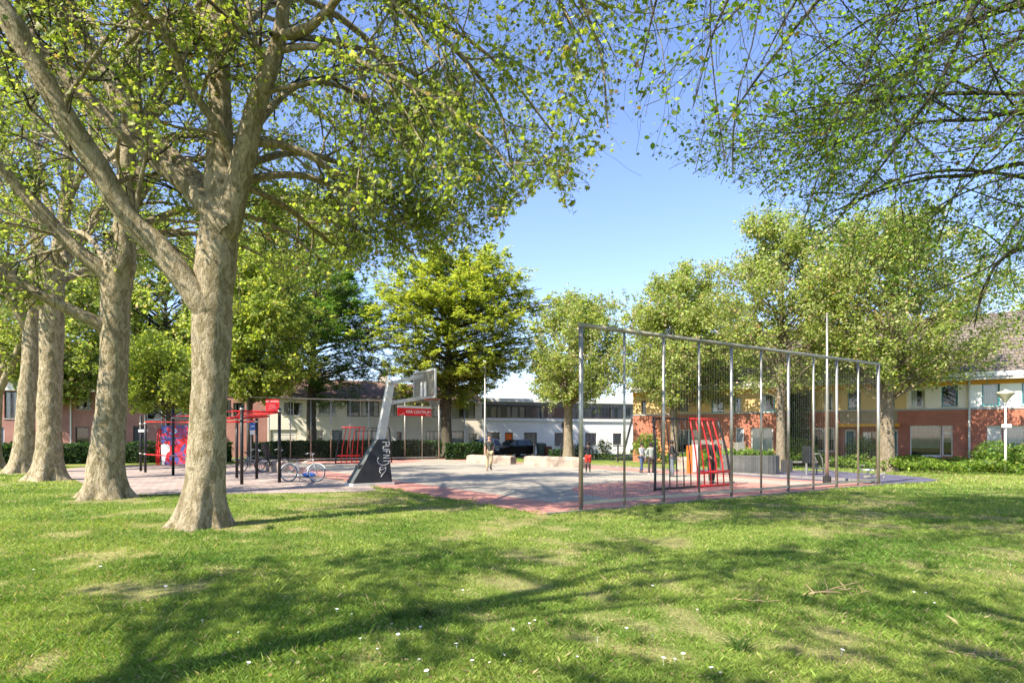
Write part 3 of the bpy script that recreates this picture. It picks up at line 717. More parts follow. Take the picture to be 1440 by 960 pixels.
# worn grey slope face of the pad
MB().add([(-.795, -.33, .13), (-.795, .33, .13), (.135, .18, 1.6), (.135, -.18, 1.6)], [(0,3,2,1)]).build('slope_cover', M['grey_pad'], root)
MB().box(-.84, .68, -.42, .42, 0, .095).build('base_plate', M['offwhite'], root)
g = MB(); g.box(-.55, -.38, -.20, .15, .62, .70); g.box(-.5, -.42, -.24, -.19, .5, .74); g.build('strap', M['black_pad'], root)
p = MB(); p.add([(.17,-.13,1.55),(.45,-.13,1.55),(.45,.13,1.55),(.17,.13,1.55),(.60,-.11,3.68),(.84,-.11,3.68),(.84,.11,3.68),(.60,.11,3.68)], [(0,3,2,1),(4,5,6,7),(0,1,5,4),(1,2,6,5),(2,3,7,6),(3,0,4,7)])
p.build('post', M['grey_paint'], root)
MB().tube([(.66, -.14, 3.66), (.66, .14, 3.66)], .10, 12).build('pivot', M['grey_paint'], root, True)
AX = 1.98
MB().bar((.72, 0, 3.62), (AX, 0, 3.98), .10, .13).build('arm', M['offwhite'], root)
MB().bar((.70, 0, 2.92), (AX+.02, 0, 3.16), .10, .13).build('arm', M['offwhite'], root)
bb = MB(); z0, z1, hw = 3.12, 4.17, .9; fr = .05
bb.box(AX+.06, AX+.12, -hw, hw, z0, z0+fr).box(AX+.06, AX+.12, -hw, hw, z1-fr, z1).box(AX+.06, AX+.12, -hw, -hw+fr, z0+fr, z1-fr).box(AX+.06, AX+.12, hw-fr, hw, z0+fr, z1-fr)
bo = bb.build('backboard', M['offwhite'], root)
gm_ = MB(); n = 46
for k in range(1, n): y = -hw+fr+(2*hw-2*fr)*k/n; gm_.box(AX+.085, AX+.095, y-.009, y+.009, z0+fr, z1-fr)
for k in range(1, 27): z = z0+fr+(z1-z0-2*fr)*k/27; gm_.box(AX+.0955, AX+.104, -hw+fr, hw-fr, z-.009, z+.009)
gm_.build('mesh_panel', M['steel_dull'], bo)
MB().box(AX+.03, AX+.058, -.24, -.06, z0+.06, z0+.62).box(AX+.03, AX+.058, .06, .24, z0+.06, z0+.62).build('bracket', M['white'], root)
rm = MB(); rm.torus((AX+.12+.15+.225, 0, 3.12), .225, .012, 'z', 24, 6); rm.box(AX+.12, AX+.285, -.08, .08, 3.07, 3.11); ro = rm.build('rim', M['rim_orange'], root)
nn = MB()
for k in range(12):
    a = 2*math.pi*k/12
    for s in (-1, 1):
        pts = []
        for j in range(4):
            rr = .22-.03*j; aa = a+s*j*.26; pts.append((AX+.495+rr*math.cos(aa), rr*math.sin(aa), 3.11-.12*j))
        nn.tube(pts, .006, 4, False)
nn.build('net', M['steel'], ro)
# marker writing on the near face of the pad (plane y=-.36 leaning to -.2 at the top), letters run upwards
def on_pad(sx, z):    # sx: along x on the side face
    f = (z-.1)/1.52; return (sx, -.36+.16*f-.008, z)
strokes = []
def stroke(pts): strokes.append(pts)
gx0 = .33
def letter(ch, zc, s=.15):
    # letters lie on their side, tops to the right
    L = {'P': [[(0,0),(0,1)], [(0,1),(.6,1),(.6,.5),(0,.5)]], 'U': [[(0,1),(0,.1),(.5,0),(.6,.2),(.6,1)]], 'F': [[(0,0),(0,1),(.6,1)], [(0,.55),(.45,.55)]],
         'N': [[(0,0),(0,1),(.6,0),(.6,1)]], 'I': [[(.3,0),(.3,1)]], 'D': [[(0,0),(0,1),(.55,.8),(.6,.3),(0,0)]], '(': [[(.5,1.25),(.1,.9),(0,.5),(.1,.1),(.5,-.25)]], 'R': [[(0,0),(0,1),(.6,.9),(.55,.5),(0,.5),(.6,0)]]}
    for st_ in L[ch]: stroke([(gx0-.01+p[1]*s*1.45, zc-p[0]*s) for p in st_])
for i, ch in enumerate('PUFNI'): letter(ch, 1.52-i*.155, .17)
stroke([(.14, .98), (.09, .88), (.12, .78), (.22, .72), (.36, .70), (.5, .76), (.55, .86)])
stroke([(.30, .64), (.22, .66), (.17, .60), (.22, .54), (.33, .58)]); stroke([(.33, .58), (.40, .64), (.38, .50), (.26, .38), (.20, .30)]); stroke([(.17, .60), (.16, .48), (.20, .42)])
gr = MB()
for st_ in strokes:
    for a, c in zip(st_[:-1], st_[1:]): gr.bar(on_pad(*a), on_pad(*c), .008, .024, up=(1, 0, 0) if abs(a[0]-c[0]) < abs(a[1]-c[1]) else (0, 0, 1))
gr.build('graffiti', M['chalk'], w1)
# ---------------------------------------------------------------- red banner on the far fence
d = Vector((11.85, 6.4, 0)).normalized(); ang = math.atan2(d.y, d.x)
bx = wp(560, 584, 44.9); bx1 = wp(607, 586, 47.2)
root = empty('banner', (bx.x, bx.y-.25, 0), math.atan2(bx1.y-bx.y, bx1.x-bx.x)); tag(root, 'red banner with white lettering hung on the far fence', 'banner')
Lb = (bx1-bx).length; Lb = math.hypot(bx1.x-bx.x, bx1.y-bx.y)
MB().box(0, Lb, -.02, .0, 3.22, 3.78).build('banner_cloth', M['red_sign'], root)
MB().box(0, Lb, -.02, .0, 3.782, 3.95).build('top_hem', M['offwhite'], root)
lt = link(bpy.data.objects.new('lettering', text_mesh('VAR CENTRUM', .34)), root); lt.data.materials.append(M['white']); lt.rotation_euler = (R_(90), 0, 0); lt.location = (Lb*.60, -.03, 3.50)
lt = link(bpy.data.objects.new('lettering', text_mesh('....', .3)), root); lt.data.materials.append(M['white']); lt.rotation_euler = (R_(90), 0, 0); lt.location = (Lb*.17, -.03, 3.48)
t = MB()
for x in (.15, .3, .42, Lb-.5, Lb-.35, Lb-.22): t.box(x, x+.09, -.03, -.021, 3.27, 3.31)
t.build('small_print', M['white'], root)

# ---------------------------------------------------------------- calisthenics frame and climbing panel
fit = 'black posts of the exercise frame'
PP = {'a': gp(198, 662), 'b': gp(204.5, 664), 'c': gp(243.5, 668), 'd': gp(333, 672), 'e': gp(340, 681), 'f': gp(361, 673), 'g': gp(393, 678)}
PH = {'a': 2.75, 'b': 2.75, 'c': 2.95, 'd': 2.55, 'e': 2.82, 'f': 2.45, 'g': 2.78}
root = empty('pull_up_rig', PP['e'], 0); tag(root, 'outdoor exercise frame of black posts with red ladder bars and a small red sign', 'exercise frame')
o0 = PP['e']
def loc_(k, z=0): q = PP[k]-o0; return Vector((q.x, q.y, z))
for k in 'defg':
    m = MB(); p_ = loc_(k); m.tube([(p_.x, p_.y, 0), (p_.x, p_.y, PH[k])], .058, 12); po = m.build('post', M['black_metal'], root, True)
    m = MB(); m.tube([(p_.x, p_.y, PH[k]-.17), (p_.x, p_.y, PH[k]-.09)], .075, 12); m.build('clamp', M['steel'], po, True)
def rbar(a, b_, r=.03, nm='bar'): return MB().tube([a, b_], r, 8).build(nm, M['red'], root, True)
ze = 2.62
E, Gp, D_, Fp = loc_('e', ze), loc_('g', ze), loc_('d', ze-.05), loc_('f', ze-.06)
rbar(E, Gp, .035); rbar(D_, Fp, .035); rbar(E, D_, .035); rbar(Gp, Fp, .035)
lw = E+Vector((0, 0, -.26)); lg = Gp+Vector((-.3, 0, -.10)); rbar(lw, E.lerp(Gp, .7)+Vector((.0, 0, -.16)), .035); rbar(D_+Vector((0, 0, -.28)), Fp+Vector((0, 0, -.22)), .03)
lad = MB()
for k in range(1, 6):
    a = E.lerp(Gp, k/6); b_ = D_.lerp(Fp, k/6); lad.tube([a, b_], .02, 8)
lad.build('ladder_rungs', M['red'], root, True)
# side bars going left behind the first plane
E2 = E+Vector((-1.3, .3, -.02)); rbar(E, E2, .03); rbar(E+Vector((0, 0, -.22)), E2+Vector((0, 0, -.25)), .045); rbar(E+Vector((0, 0, -.38)), E2+Vector((0, 0, -.36)), .03)
sg = Gp+Vector((-.27, .06, .18))
s = MB(); s.box(sg.x-.26, sg.x+.24, sg.y-.01, sg.y+.01, ze+.03, ze+.48); so_ = s.build('sign', M['red_sign'], root)
lt = link(bpy.data.objects.new('lettering', text_mesh('VAR CENTRUM', .075)), so_); lt.data.materials.append(M['white']); lt.rotation_euler = (R_(90), 0, 0); lt.location = (sg.x-.01, sg.y-.016, ze+.40)
MB().box(sg.x-.15, sg.x+.12, sg.y-.016, sg.y-.011, ze+.1, ze+.3).build('sign_picture', mat('faded red print', (.45, .06, .07), .5), so_)
root = empty('pull_up_bars', PP['b'], 0); tag(root, 'black posts with thin red pull-up bars left of the biggest trunk', 'pull-up bars')
o0 = PP['b']
for k in 'abc':
    m = MB(); p_ = loc_(k); m.tube([(p_.x, p_.y, 0), (p_.x, p_.y, PH[k])], .058, 12); po = m.build('post', M['black_metal'], root, True)
    m = MB(); m.tube([(p_.x, p_.y, PH[k]-.45), (p_.x, p_.y, PH[k]-.38)], .078, 12); m.tube([(p_.x, p_.y, .84), (p_.x, p_.y, .9)], .078, 12); m.build('clamp', M['steel'], po, True)
B2, C2 = loc_('b', 2.42), loc_('c', 2.35); ext = (C2-B2)*.9
rbar(B2, C2, .028); rbar(C2, C2+ext, .028); rbar(loc_('b', .87), loc_('c', .85), .028); rbar(loc_('c', .85), loc_('c', .85)+ext, .028); rbar(loc_('c', 2.62), loc_('c', 2.62)+ext, .028)
A2 = loc_('a', 2.0); m = MB(); m.bar(A2+Vector((-.1, 0, 0)), loc_('b', 2.0)+Vector((.1, 0, 0)), .04, .12); m.build('cross_plate', M['offwhite'], root)
# climbing panel
cp = gp(226, 654); root = empty('climbing_panel', cp, .05); tag(root, 'red and blue painted climbing panel behind the exercise bars', 'climbing panel')
pm_, n, b = new_mat('red and blue mural')
tc = n.nodes.new('ShaderNodeTexCoord'); no = n.nodes.new('ShaderNodeTexNoise'); no.inputs['Scale'].default_value = 1.35; no.inputs['Detail'].default_value = 1; no.inputs['Distortion'].default_value = 1.2
n.links.new(tc.outputs['Object'], no.inputs['Vector']); cr = n.nodes.new('ShaderNodeValToRGB'); cr.color_ramp.interpolation = 'CONSTANT'
cr.color_ramp.elements[0].color = (.55, .012, .02, 1); cr.color_ramp.elements[1].position = .47; cr.color_ramp.elements[1].color = (.06, .07, .24, 1)
e = cr.color_ramp.elements.new(.56); e.color = (.5, .015, .03, 1); e = cr.color_ramp.elements.new(.64); e.color = (.09, .10, .3, 1); e = cr.color_ramp.elements.new(.70); e.color = (.55, .02, .02, 1)
n.links.new(no.outputs['Fac'], cr.inputs[0]); n.links.new(cr.outputs[0], b.inputs['Base Color']); b.inputs['Roughness'].default_value = .5
MB().cbox(0, 1.95, 0, .12, .05, 2.38, .02).build('panel', pm_, root)
wpn = MB(); pts = [(.05, .35), (.02, 1.2), (.18, 1.32), (.42, 1.25), (.55, 1.05), (.52, .85), (.34, .72), (.26, .3), (.2, .06), (.05, .06)]
wpn.add([(x, -.006, z) for x, z in pts], [tuple(range(len(pts)))]); wpn.torus((.80, -.008, 2.05), .12, .03, 'y', 20, 4, .1); wpn.build('white_shape', M['white'], root)
for dx in (-.08, -.2):
    m = MB(); m.tube([(dx, -.1, -.0), (dx-.05, .0, 1.1), (dx+.04, .05, 2.2)], .035, 8); m.tube([(dx+.08, -.1, 0), (dx+.02, 0, 1.1)], .02, 8); m.build('leg', M['red'], root, True)
m = MB()
for z in (.4, .7, 1.0, 1.3, 1.6, 1.9): m.tube([(-.2, -.03, z), (0, .02, z)], .018, 6)
m.build('rungs', M['red'], root)

# ---------------------------------------------------------------- bicycles
def bicycle(label, loc, rz, fm, lean=0, scale=1.0, basket=False, seat=False):
    root = empty('bicycle', loc, rz); root.rotation_euler = (lean, 0, rz); root.scale = (scale,)*3; tag(root, label, 'bicycle', 'parked bicycles')
    R = .335
    for x, st_ in ((-.52, 0), (.54, .12)):
        m = MB(); m.torus((x, 0, R), R-.02, .02, 'y', 36, 8); wl = m.build('wheel', M['rubber'], root, True)
        m = MB(); m.torus((x, 0, R), R-.045, .012, 'y', 36, 6); m.tube([(x, -.04, R), (x, .04, R)], .022, 8)
        for k in range(18):
            a = 2*math.pi*k/18; m.tube([(x, .015*(-1)**k, R), (x+(R-.05)*math.cos(a), 0, R+(R-.05)*math.sin(a))], .0022, 3, False)
        m.build('rim', M['chrome'], wl)
    bb_ = (-.06, 0, .30); se = (-.24, 0, .82); hd = (.38, 0, .86); hl = (.41, 0, .70)
    m = MB(); m.tube([bb_, se], .018, 8); m.tube([bb_, hl], .022, 8); m.tube([(-.20, 0, .66), hd], .018, 8) if not seat else m.tube([(-.1, 0, .42), hd], .022, 8)
    m.tube([hl, hd], .02, 8)
    for s in (-1, 1): m.tube([bb_, (-.52, s*.05, R)], .011, 6); m.tube([(-.19, 0, .68), (-.52, s*.05, R)], .009, 6)
    for s in (-1, 1): m.tube([hl, (.46, s*.05, .62), (.54, s*.05, R)], .012, 6)
    m.build('frame', fm, root, True)
    m = MB(); m.tube([se, (-.27, 0, .93)], .013, 6); m.add([(-.42, -.09, .96), (-.42, .09, .96), (-.3, .09, .98), (-.05, .02, .97), (-.05, -.02, .97), (-.3, -.09, .98), (-.4, 0, .92), (-.08, 0, .94)],
        [(0,5,2,1), (5,4,3,2), (0,6,7,4,5), (1,2,3,7,6), (0,1,6), (4,7,3)]); m.build('saddle', M['leather'], root)
    m = MB(); m.tube([hd, (.36, 0, 1.04), (.42, 0, 1.08)], .012, 6); m.tube([(.18, -.28, 1.03), (.34, -.24, 1.08), (.42, 0, 1.08), (.34, .24, 1.08), (.18, .28, 1.03)], .012, 6); m.build('handlebar', M['chrome'], root, True)
    m = MB(); m.tube([(-.06, -.08, .3), (-.06, .08, .3)], .014, 6)
    for s in (-1, 1): m.tube([(-.06, s*.08, .3), (-.06+s*.11, s*.09, .3-s*.12)], .009, 6); m.box(-.1+s*.11, -.02+s*.11, s*.13-.04, s*.13+.04, .29-s*.12, .31-s*.12)
    m.torus((-.06, -.05, .3), .085, .008, 'y', 20, 4); m.build('crankset', M['steel_dull'], root)
    for x, (a0, a1) in ((-.52, (-.1, 2.9)), (.54, (.5, 3.3))):
        m = MB(); vs = [(x+(R+.025)*math.cos(a0+(a1-a0)*k/10), 0, R+(R+.025)*math.sin(a0+(a1-a0)*k/10)) for k in range(11)]
        for p_, q in zip(vs[:-1], vs[1:]): m.bar(p_, q, .045, .004, up=(0, 1, 0))
        m.build('mudguard', fm, root)
    m = MB(); m.bar((-.72, -.05, .74), (-.34, -.05, .74), .01); m.bar((-.72, .05, .74), (-.34, .05, .74), .01)
    for x in (-.7, -.6, -.5, -.4): m.bar((x, -.05, .745), (x, .05, .745), .01)
    for s in (-1, 1): m.bar((-.66, s*.05, .74), (-.54, s*.06, .36), .008)
    m.build('rack', M['steel_dull'], root)
    m = MB(); m.tube([(-.1, .05, .27), (-.2, .22, .0)], .01, 6); m.build('kickstand', M['steel_dull'], root)
    if basket:
        m = MB(); m.box(.5, .82, -.2, .2, .78, .80)
        for a, b_, c, d_ in ((.5, .52, -.2, .2), (.80, .82, -.2, .2), (.52, .80, -.2, -.18), (.52, .80, .18, .2)): m.box(a, b_, c, d_, .801, 1.05)
        m.build('crate', M['stick'], root)
    return root
bl = gp(425, 677)
bicycle('silver bicycle parked beside the rightmost post of the exercise frame', bl, -.03, M['frame_silver'], R_(-6))
b2 = bicycle('dark bicycle with a child seat behind the exercise frame', gp(384, 663), .9, M['frame_dark'], R_(5), 1.0, False)
m = MB(); m.add([(-.42,-.15,.76),(-.16,-.15,.76),(-.16,.15,.76),(-.42,.15,.76),(-.62,-.16,1.36),(-.52,-.16,1.38),(-.52,.16,1.38),(-.62,.16,1.36)], [(0,3,2,1),(4,5,6,7),(0,1,5,4),(1,2,6,5),(2,3,7,6),(3,0,4,7)]); m.build('child_seat', M['black_pad'], b2)
bicycle('grey bicycle leaning by the blue sign pole', gp(352, 663.5), 1.1, M['frame_grey'], R_(7))
bicycle('bicycle leaning against the white wall beside the parked cars', (1.3, 56.0, 0), .5, M['frame_dark'], R_(-8))
# bag on the paving
root = empty('bag', gp(434, 671), .2); tag(root, 'blue and white bag lying on the paving behind the silver bicycle', 'bag')
m = MB(); m.sphere((0, 0, .11), .3, 14, 8, (1, .55, .38)); m.build('bag_body', M['blue'], root, True)
m = MB(); m.sphere((-.3, 0, .09), .22, 12, 8, (1, .6, .4)); m.build('bag_side', M['white'], root, True)
# crate-like white stand beside the dark bicycle
root = empty('bicycle_rack', gp(372, 663), .1); tag(root, 'low pale tube bicycle rack below the child seat bicycle', 'bicycle rack')
for k in range(3):
    m = MB(); y = k*.35; m.tube([(-.35, y, 0), (-.35, y, .5), (.35, y, .5), (.35, y, 0)], .02, 8); m.build('hoop', M['offwhite'], root)
MB().bar((-.35, -.1, .02), (-.35, .8, .02), .04).bar((.35, -.1, .02), (.35, .8, .02), .04).build('base_rail', M['offwhite'], root)
# ---------------------------------------------------------------- concrete blocks, planter, posts, signs
def lumpy_block(name, label, p0, p1, wd, h, group, seed):
    """long sitting block with rounded, weather-worn top, built from rings along its length"""
    r = random.Random(seed); L = math.hypot(p1[0]-p0[0], p1[1]-p0[1]); root_rz = math.atan2(p1[1]-p0[1], p1[0]-p0[0])
    m = MB(); prof = [(-.5, 0), (-.5, .75), (-.42, .93), (-.3, 1), (.3, 1), (.42, .93), (.5, .75), (.5, 0)]; n = 26; k = len(prof)
    for i in range(n+1):
        x = L*i/n; e = 1-.10*(1 if i in (0, n) else 0)
        for a, c in prof: m.v.append((x, a*wd*e+r.uniform(-.012, .012), c*h*(.93 if i in (0, n) else 1)+(r.uniform(-.012, .012) if c else 0)))
    for i in range(n):
        for j in range(k-1): m.f.append((i*k+j, i*k+j+1, (i+1)*k+j+1, (i+1)*k+j))
    m.f.append(tuple(range(k-1, -1, -1))); m.f.append(tuple(n*k+j for j in range(k)))
    o = m.build(name, M['concrete'], None); o.location = (p0[0], p0[1], 0); o.rotation_euler = (0, 0, root_rz); tag(o, label, 'concrete block', group)
cg2 = 'long concrete sitting blocks along the pitch'
a, b_ = gp(660, 650), gp(722, 652.5); lumpy_block('concrete_block', 'long weathered concrete block behind the standing man', (a.x, a.y), (b_.x, b_.y), .6, .52, cg2, 1)
a, b_ = gp(741, 654), gp(824, 658); lumpy_block('concrete_block', 'long weathered concrete block left of the boy in red shorts', (a.x, a.y), (b_.x, b_.y), .6, .58, cg2, 2)
a, b_ = gp(380, 662), gp(392, 664); lumpy_block('concrete_block', 'short concrete block behind the exercise frame beside the bicycles', (a.x, a.y), (b_.x+.3, b_.y), .5, .55, cg2, 3)
a, b_ = gp(953, 659.5), gp(972, 660); lumpy_block('concrete_block', 'grey rounded block beside the person in dark clothes', (a.x, a.y), (b_.x, b_.y), .5, .66, cg2, 4)
# planter
pc = gp(1062, 667); root = empty('planter', (pc.x, pc.y+.7, 0)); tag(root, 'big grey ribbed oval planter filled with green plants', 'planter')
m = MB(); n = 90; ring = []
for k in range(n):
    a = 2*math.pi*k/n; ca, sa = math.cos(a), math.sin(a); q = 2.6
    rx = 1.28*math.copysign(abs(ca)**(2/q), ca); ry = .85*math.copysign(abs(sa)**(2/q), sa); f = 1+.012*(k % 3 == 0)
    ring.append((rx*f, ry*f))
for z, s_ in ((.05, 1), (.84, 1.0), (.87, .99), (.87, .93), (.74, .92)):
    for x, y in ring: m.v.append((x*s_, y*s_, z))
for i in range(4):
    for k in range(n): m.f.append((i*n+k, i*n+(k+1) % n, (i+1)*n+(k+1) % n, (i+1)*n+k))
m.build('planter_tub', M['concrete_grey'], root)
m = MB(); m.add([(x*.92, y*.92, .78) for x, y in ring], [tuple(range(n))]); m.build('soil', M['soil'], root)
m = MB()
for x, y in ((-.8, -.4), (.8, -.4), (.8, .4), (-.8, .4)): m.box(x-.08, x+.08, y-.08, y+.08, 0, .06)
m.build('feet', M['rubber'], root)
planter_root = root
# grey steel plate box behind the planter's left end
root = empty('utility_cabinet', (gp(1034, 661).x, 31.5, 0), .1); tag(root, 'plain grey metal cabinet standing behind the left end of the planter', 'cabinet')
MB().cbox(-.19, .22, -.2, .2, .06, 1.42, .015).build('cabinet_body', M['steel_dull'], root); MB().box(-.21, .24, -.22, .22, 0, .06).build('plinth', M['kerb'], root); MB().box(.14, .16, -.22, -.201, .7, .85).build('handle', M['black_metal'], root)
# white and orange stand seen through the red goal bars
o = gp(986, 668); root = empty('notice_stand', (o.x, 29.2, 0), .1); tag(root, 'white and orange board stand seen through the red goal bars', 'stand')
MB().box(-.02, .26, -.04, .04, .1, 1.35).build('board', M['offwhite'], root); MB().box(-.26, -.022, -.05, .05, 0, 1.3).build('orange_panel', M['orange'], root); MB().box(-.02, 1.5, -.03, .03, 1.36, 1.56).build('header', M['steel_dull'], root)
MB().tube([(1.46, 0, 0), (1.46, 0, 1.36)], .03, 8).build('leg', M['steel'], root)

# tall mast at the right of the pitch
o = gp(1163, 680); root = empty('flag_mast', (o.x, o.y, 0)); tag(root, 'tall tapered steel mast on a dark footing beyond the near fence', 'mast')
MB().tube([(0, 0, 0), (0, 0, 3.0), (0, 0, 6.1)], [.07, .05, .03], 12).build('pole', M['steel'], root, True)
MB().tube([(0, 0, 0), (0, 0, .28)], .14, 12).build('footing', M['black_metal'], root)
MB().lathe([(.04, 6.1), (.045, 6.16), (.0, 6.2)], 12).build('cap', M['steel_dull'], root)
# slim street lamps
def slim_lamp(label, x, y, h, r=.06):
    root = empty('street_lamp', (x, y, 0)); tag(root, label, 'street lamp', 'slim street lamps')
    MB().tube([(0, 0, 0), (0, 0, 1), (0, 0, h)], [r*1.3, r, r*.6], 10).build('pole', M['steel'], root, True)
    MB().cbox(-.1, .1, -.45, .12, h, h+.09, .02).build('lamp_head', M['grey_paint'], root)
p_ = wp(682, 600, 45.0); slim_lamp('tall slim lamp pole directly behind the standing man', p_.x, 45, 7.0, .075)
p_ = wp(653, 600, 51.5); slim_lamp('pale lamp pole in front of the cream house with wide dark windows', p_.x, 51.5, 5.2, .07)
p_ = wp(228, 600, 40.0); slim_lamp('white lamp pole behind the red and blue climbing panel', p_.x, 40, 4.2, .06)
p_ = wp(355, 600, 40.0); root = empty('parking_sign', (p_.x-.1, 40.0, 0)); tag(root, 'blue sign on a thin grey pole beside the exercise frame', 'sign')
MB().tube([(0, 0, 0), (0, 0, 2.6)], .035, 8).build('pole', M['steel'], root); MB().box(-.04, .32, -.05, -.036, 2.14, 2.6).build('sign_face', M['blue'], root); MB().box(.02, .26, -.056, -.0505, 2.34, 2.40).box(-.04, .26, -.05, -.036, 1.85, 2.1).build('white_plate', M['white'], root)
p_ = wp(792, 600, 46.0); root = empty('street_sign', (p_.x, 46.0, 0)); tag(root, 'small dark sign plate on a thin pole beside the slender tree trunk', 'sign')
MB().tube([(0, 0, 0), (0, 0, 2.6)], .035, 8).build('pole', M['black_metal'], root); MB().box(-.14, .14, -.05, -.036, 2.35, 2.75).build('sign_face', M['frame_black'], root)
# conical lamp at the right
root = empty('street_lamp', (wp(1414, 600, 28.5).x, 28.5, 0)); tag(root, 'lamp with a wide cone shaped shade in front of the rightmost house', 'street lamp')
MB().tube([(0, 0, 0), (0, 0, 1), (0, 0, 3.3)], [.055, .045, .035], 12).build('pole', M['offwhite'], root, True)
MB().lathe([(.045, 3.25), (.08, 3.3), (.12, 3.38), (.34, 3.64), (.36, 3.68), (.30, 3.74), (.12, 3.8), (.02, 3.86)], 24).build('lamp_shade', M['lamp_bowl'], root, True)
MB().box(-.22, .22, -.07, -.05, 2.12, 2.28).build('sign_plate', M['white'], root)
# bollards and low fence by the slender tree
for i, (px, Y, lb) in enumerate(((789, 44, 'dark low post left of the slender tree trunk'), (808, 44, 'dark low post right of the slender tree trunk'), (751, 47, 'dark low post in front of the wheelie bins'), (869, 43, 'dark low post above the sunny bushes'))):
    p_ = wp(px, 600, Y); o = MB().tube([(0, 0, 0), (0, 0, 1.15), (0, 0, 1.2)], [.06, .06, .03], 10).build('bollard', M['black_metal']); o.location = (p_.x, Y, 0); tag(o, lb, 'bollard', 'low dark posts')
p_ = wp(884, 600, 60); root = empty('stair_rail', (p_.x, 60, 0), .5); tag(root, 'dark slanting stair rail against the end of the white house', 'stair')
MB().bar((-.6, 0, 0), (.5, 0, 3.4), .09, .06).bar((.0, .9, 0), (1.1, .9, 3.4), .09, .06).build('stringer', M['black_metal'], root); m = MB()
for k in range(12): m.box(-.6+k*.09, -.35+k*.09, .0, .9, .25+k*.27, .28+k*.27)
m.build('treads', M['steel_dull'], root)

# wheelie bins
def bin_(label, px, Y, m_, s_=1.0):
    p_ = wp(px, 600, Y); root = empty('wheelie_bin', (p_.x, Y, 0), .3); root.scale = (s_,)*3; tag(root, label, 'bin', 'wheelie bins by the white wall')
    m = MB(); m.add([(-.24,-.3,.06),(.24,-.3,.06),(.24,.25,.06),(-.24,.25,.06),(-.32,-.38,1.0),(.32,-.38,1.0),(.32,.36,1.0),(-.32,.36,1.0)], [(0,3,2,1),(4,5,6,7),(0,1,5,4),(1,2,6,5),(2,3,7,6),(3,0,4,7)]); m.build('bin_body', m_, root)
    m = MB(); m.add([(-.34,-.42,1.005),(.34,-.42,1.005),(.34,.40,1.005),(-.34,.40,1.005),(-.3,-.36,1.08),(.3,-.36,1.08),(.3,.38,1.14),(-.3,.38,1.14)], [(0,3,2,1),(4,5,6,7),(0,1,5,4),(1,2,6,5),(2,3,7,6),(3,0,4,7)]); m.build('lid', m_, root)
    for s in (-1, 1): MB().tube([(s*.24, .3, .1), (s*.31, .3, .1)], .1, 12).build('wheel', M['rubber'], root)
bin_('grey green wheelie bin in front of the white wall', 761, 54.5, M['bin_green'], 1.05)
bin_('brown wheelie bin, smaller, right of the green one', 770.5, 54.0, M['bin_brown'], .8)

# fitness seats on the blue surface
o = gp(1134, 668); root = empty('fitness_machine', (o.x, o.y, 0), .25); tag(root, 'outdoor exercise seat with black backrest and bent steel tubes on the blue surface', 'exercise machine')
MB().cbox(-.05, .12, -.24, .24, .55, 1.28, .02).build('backrest', M['black_pad'], root); MB().tube([(0, 0, 0), (0, 0, .6)], .05, 10).build('stem', M['steel'], root)
MB().tube([(.15, 0, .34), (.7, 0, .30), (1.6, 0, .12), (2.2, 0, .1)], .035, 8).build('foot_beam', M['steel'], root)
MB().tube([(.12, -.2, .9), (.5, -.2, .98), (.66, -.2, .7), (.72, -.2, .05)], .028, 8).tube([(.12, .2, .9), (.5, .2, .98), (.66, .2, .7), (.72, .2, .05)], .028, 8).build('handle', M['steel'], root, True)
MB().cbox(.14, .55, -.18, .18, .42, .48, .01).build('seat', M['black_pad'], root)
o = gp(1106, 664); root = empty('fitness_bench', (o.x, o.y, 0), .2); tag(root, 'low exercise bench with a dark end block on the blue surface', 'exercise machine')
MB().cbox(-.18, .2, -.2, .2, 0, .6, .02).build('end_block', M['frame_black'], root); MB().cbox(.2, 1.6, -.15, .15, .46, .53, .01).build('seat', M['steel_dull'], root); MB().tube([(1.5, 0, 0), (1.5, 0, .46)], .04, 8).build('leg', M['steel'], root)
o = gp(1214, 672); root = empty('stepping_machine', (o.x, o.y, 0), -.2); tag(root, 'small grey stepping machine low on the blue surface near the fence end', 'exercise machine')
MB().bar((0, 0, .05), (.8, 0, .22), .12, .08).build('beam', M['steel_dull'], root); MB().cbox(.0, .35, -.2, .2, .32, .38, .01).build('foot_plate', M['grey_paint'], root); MB().tube([(.1, 0, 0), (.2, 0, .35)], .04, 8).tube([(.75, 0, 0), (.8, 0, .25)], .04, 8).build('leg', M['steel'], root); MB().tube([(0, 0, .2), (-.2, 0, .5), (.05, 0, .55)], .02, 8).build('handle', M['steel'], root)

